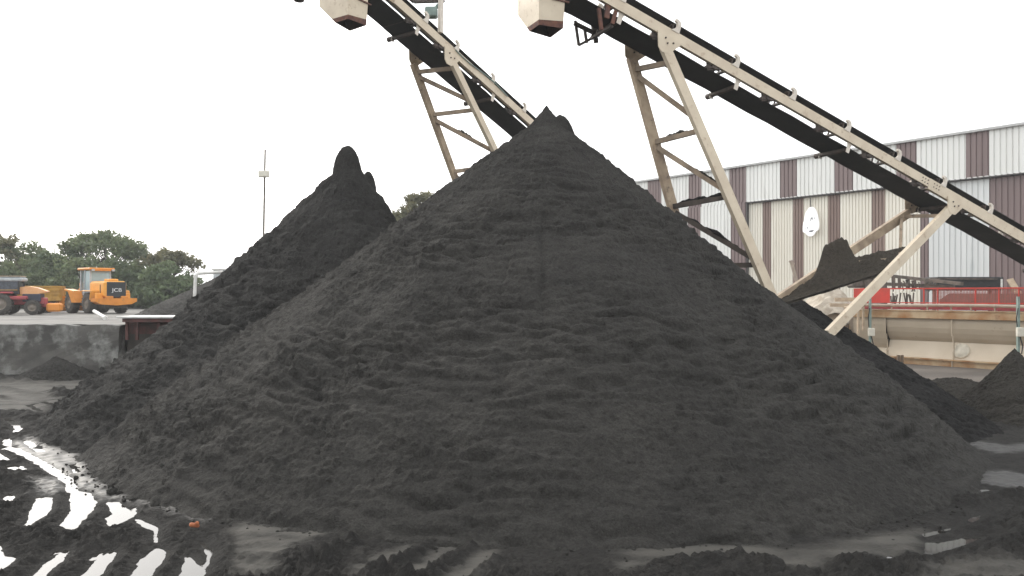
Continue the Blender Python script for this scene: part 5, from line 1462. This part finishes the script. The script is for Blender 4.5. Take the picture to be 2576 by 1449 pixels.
GT = 'trees beyond the upper yard'
Z1 = 1.72
tree('leafy_tree', 'leafy green tree cut off by the left picture edge', 'tree', -15, 74, 572, 150, Z1, 'round', 101, M['leaf2'], GT)
tree('leafy_tree', 'tall bushy tree rising above the red tractor', 'tree', 75, 76, 578, 150, Z1, 'round', 102, M['leaf'], GT)
tree('leafy_tree', 'smaller tree between truck tail and loader', 'tree', 150, 73, 604, 120, Z1, 'round', 103, M['leaf3'], GT)
tree('umbrella_tree', 'spreading umbrella-shaped tree with sky gaps directly behind the loader', 'tree', 262, 75, 583, 185, Z1, 'umbrella', 104, M['leaf'], GT, n_clump=60, per=80)
tree('leafy_tree', 'rounded tree just right of the umbrella-shaped one', 'tree', 352, 77, 622, 110, Z1, 'round', 105, M['leaf3'], GT)
tree('umbrella_tree', 'open airy tree nearest to the pale bent pipe', 'tree', 432, 72, 628, 130, Z1, 'umbrella', 106, M['leaf2'], GT, n_clump=40, per=70)
tree('leafy_tree', 'tree top showing between the two big piles under the left conveyor', 'tree', 1062, 66, 472, 130, Z1, 'umbrella', 107, M['leaf2'], GT, n_clump=46, per=60)
tree('leafy_tree', 'lower tree top beside the right flank of the knobbly pile', 'tree', 1000, 64, 520, 90, Z1, 'umbrella', 108, M['leaf2'], GT, n_clump=30, per=60)
shr = [(-20, 690, 130), (60, 650, 130), (130, 665, 120), (205, 640, 130), (285, 655, 130), (360, 650, 120), (425, 665, 120), (478, 690, 90)]
lbs = ['dense green bush at the far left behind the tractor', 'dense bush behind the tractor cab', 'dense bush behind the truck body', 'dense bush filling the gap left of the loader cab', 'dense bush directly behind the loader hood', 'dense bush right of the loader', 'dense bush under the open airy tree', 'low bush beside the pale bent pipe']
for k, ((x, y, w_), lb) in enumerate(zip(shr, lbs)):
    tree('bush', lb, 'bush', x, 68 + (k % 3) * 2.0, y, w_ * 1.25, Z1, 'shrub', 200 + k, (M['leaf3'], M['leaf'])[k % 2], 'bushes below the trees', n_clump=70, per=90)

# ---------------------------------------------------------------- small things on the mud
bp_ = G(489, 1335, .02)
b = MB(); rb_ = random.Random(9)
Mx = Matrix.Rotation(.5, 3, 'Z') @ Matrix.Rotation(.25, 3, 'Y')
b.box(bp_ + Vector((0, 0, .07)), (.12, .07, .05), M=Mx, bev=.015); b.box(bp_ + Vector((.04, -.02, .10)), (.05, .05, .04), M=Matrix.Rotation(.9, 3, 'X'), bev=.015)
tag(b.build('brick_fragment', M['brick']), 'small orange brick fragment lying on the foreground mud', 'brick')
# clods rolled down to the foot of the pile
cl = MB(); rc = random.Random(31)
def clod_at(p, r):
    n1, n2 = 7, 5; vs = []
    for j in range(n2):
        ph = math.pi * j / (n2 - 1)
        for i in range(n1):
            t = 2 * math.pi * i / n1; q = r * rc.uniform(.75, 1.2)
            vs.append(Vector(p) + Vector((q * math.sin(ph) * math.cos(t), q * math.sin(ph) * math.sin(t), q * .8 * math.cos(ph))))
    cl.add(vs, [(j * n1 + i, j * n1 + (i + 1) % n1, (j + 1) * n1 + (i + 1) % n1, (j + 1) * n1 + i) for j in range(n2 - 1) for i in range(n1)], 0, True)
for k in range(330):
    a = math.radians(rc.uniform(-178, -52)); r = 9.1 + (0.3 if a < -2.4 else 0) + abs(rc.gauss(0, .28)) - .15
    p = (PX + r * math.cos(a), PY + r * math.sin(a), .03); clod_at(p, rc.uniform(.010, .028) * (1.7 if rc.random() < .08 else 1))
for (x, y, r) in ((284, 1237, .09), (278, 1225, .05), (300, 1240, .05), (336, 1258, .045), (312, 1258, .035), (390, 1270, .06), (246, 1184, .03)):
    clod_at(G(x, y, .04), r)
o = cl.build('sand_clods', M['sand']); tag(o, 'dark clods of sand scattered along the foot of the huge pile', None, None, 'stuff')

# thin haze in the air over the whole site
hz_m = bpy.data.materials.new('haze_air'); hz_m.use_nodes = True
hn = hz_m.node_tree; hn.nodes.remove(hn.nodes['Principled BSDF'])
pv = hn.nodes.new('ShaderNodeVolumePrincipled')
pv.inputs['Color'].default_value = (0.96, 0.97, 0.97, 1); pv.inputs['Density'].default_value = 0.0008
hn.links.new(pv.outputs[0], hn.nodes['Material Output'].inputs['Volume'])
b = MB(); b.box((0, 180, 8.0), (690, 520, 18.0))
o = b.build('haze', hz_m); tag(o, 'thin pale haze in the air', None, None, 'stuff')
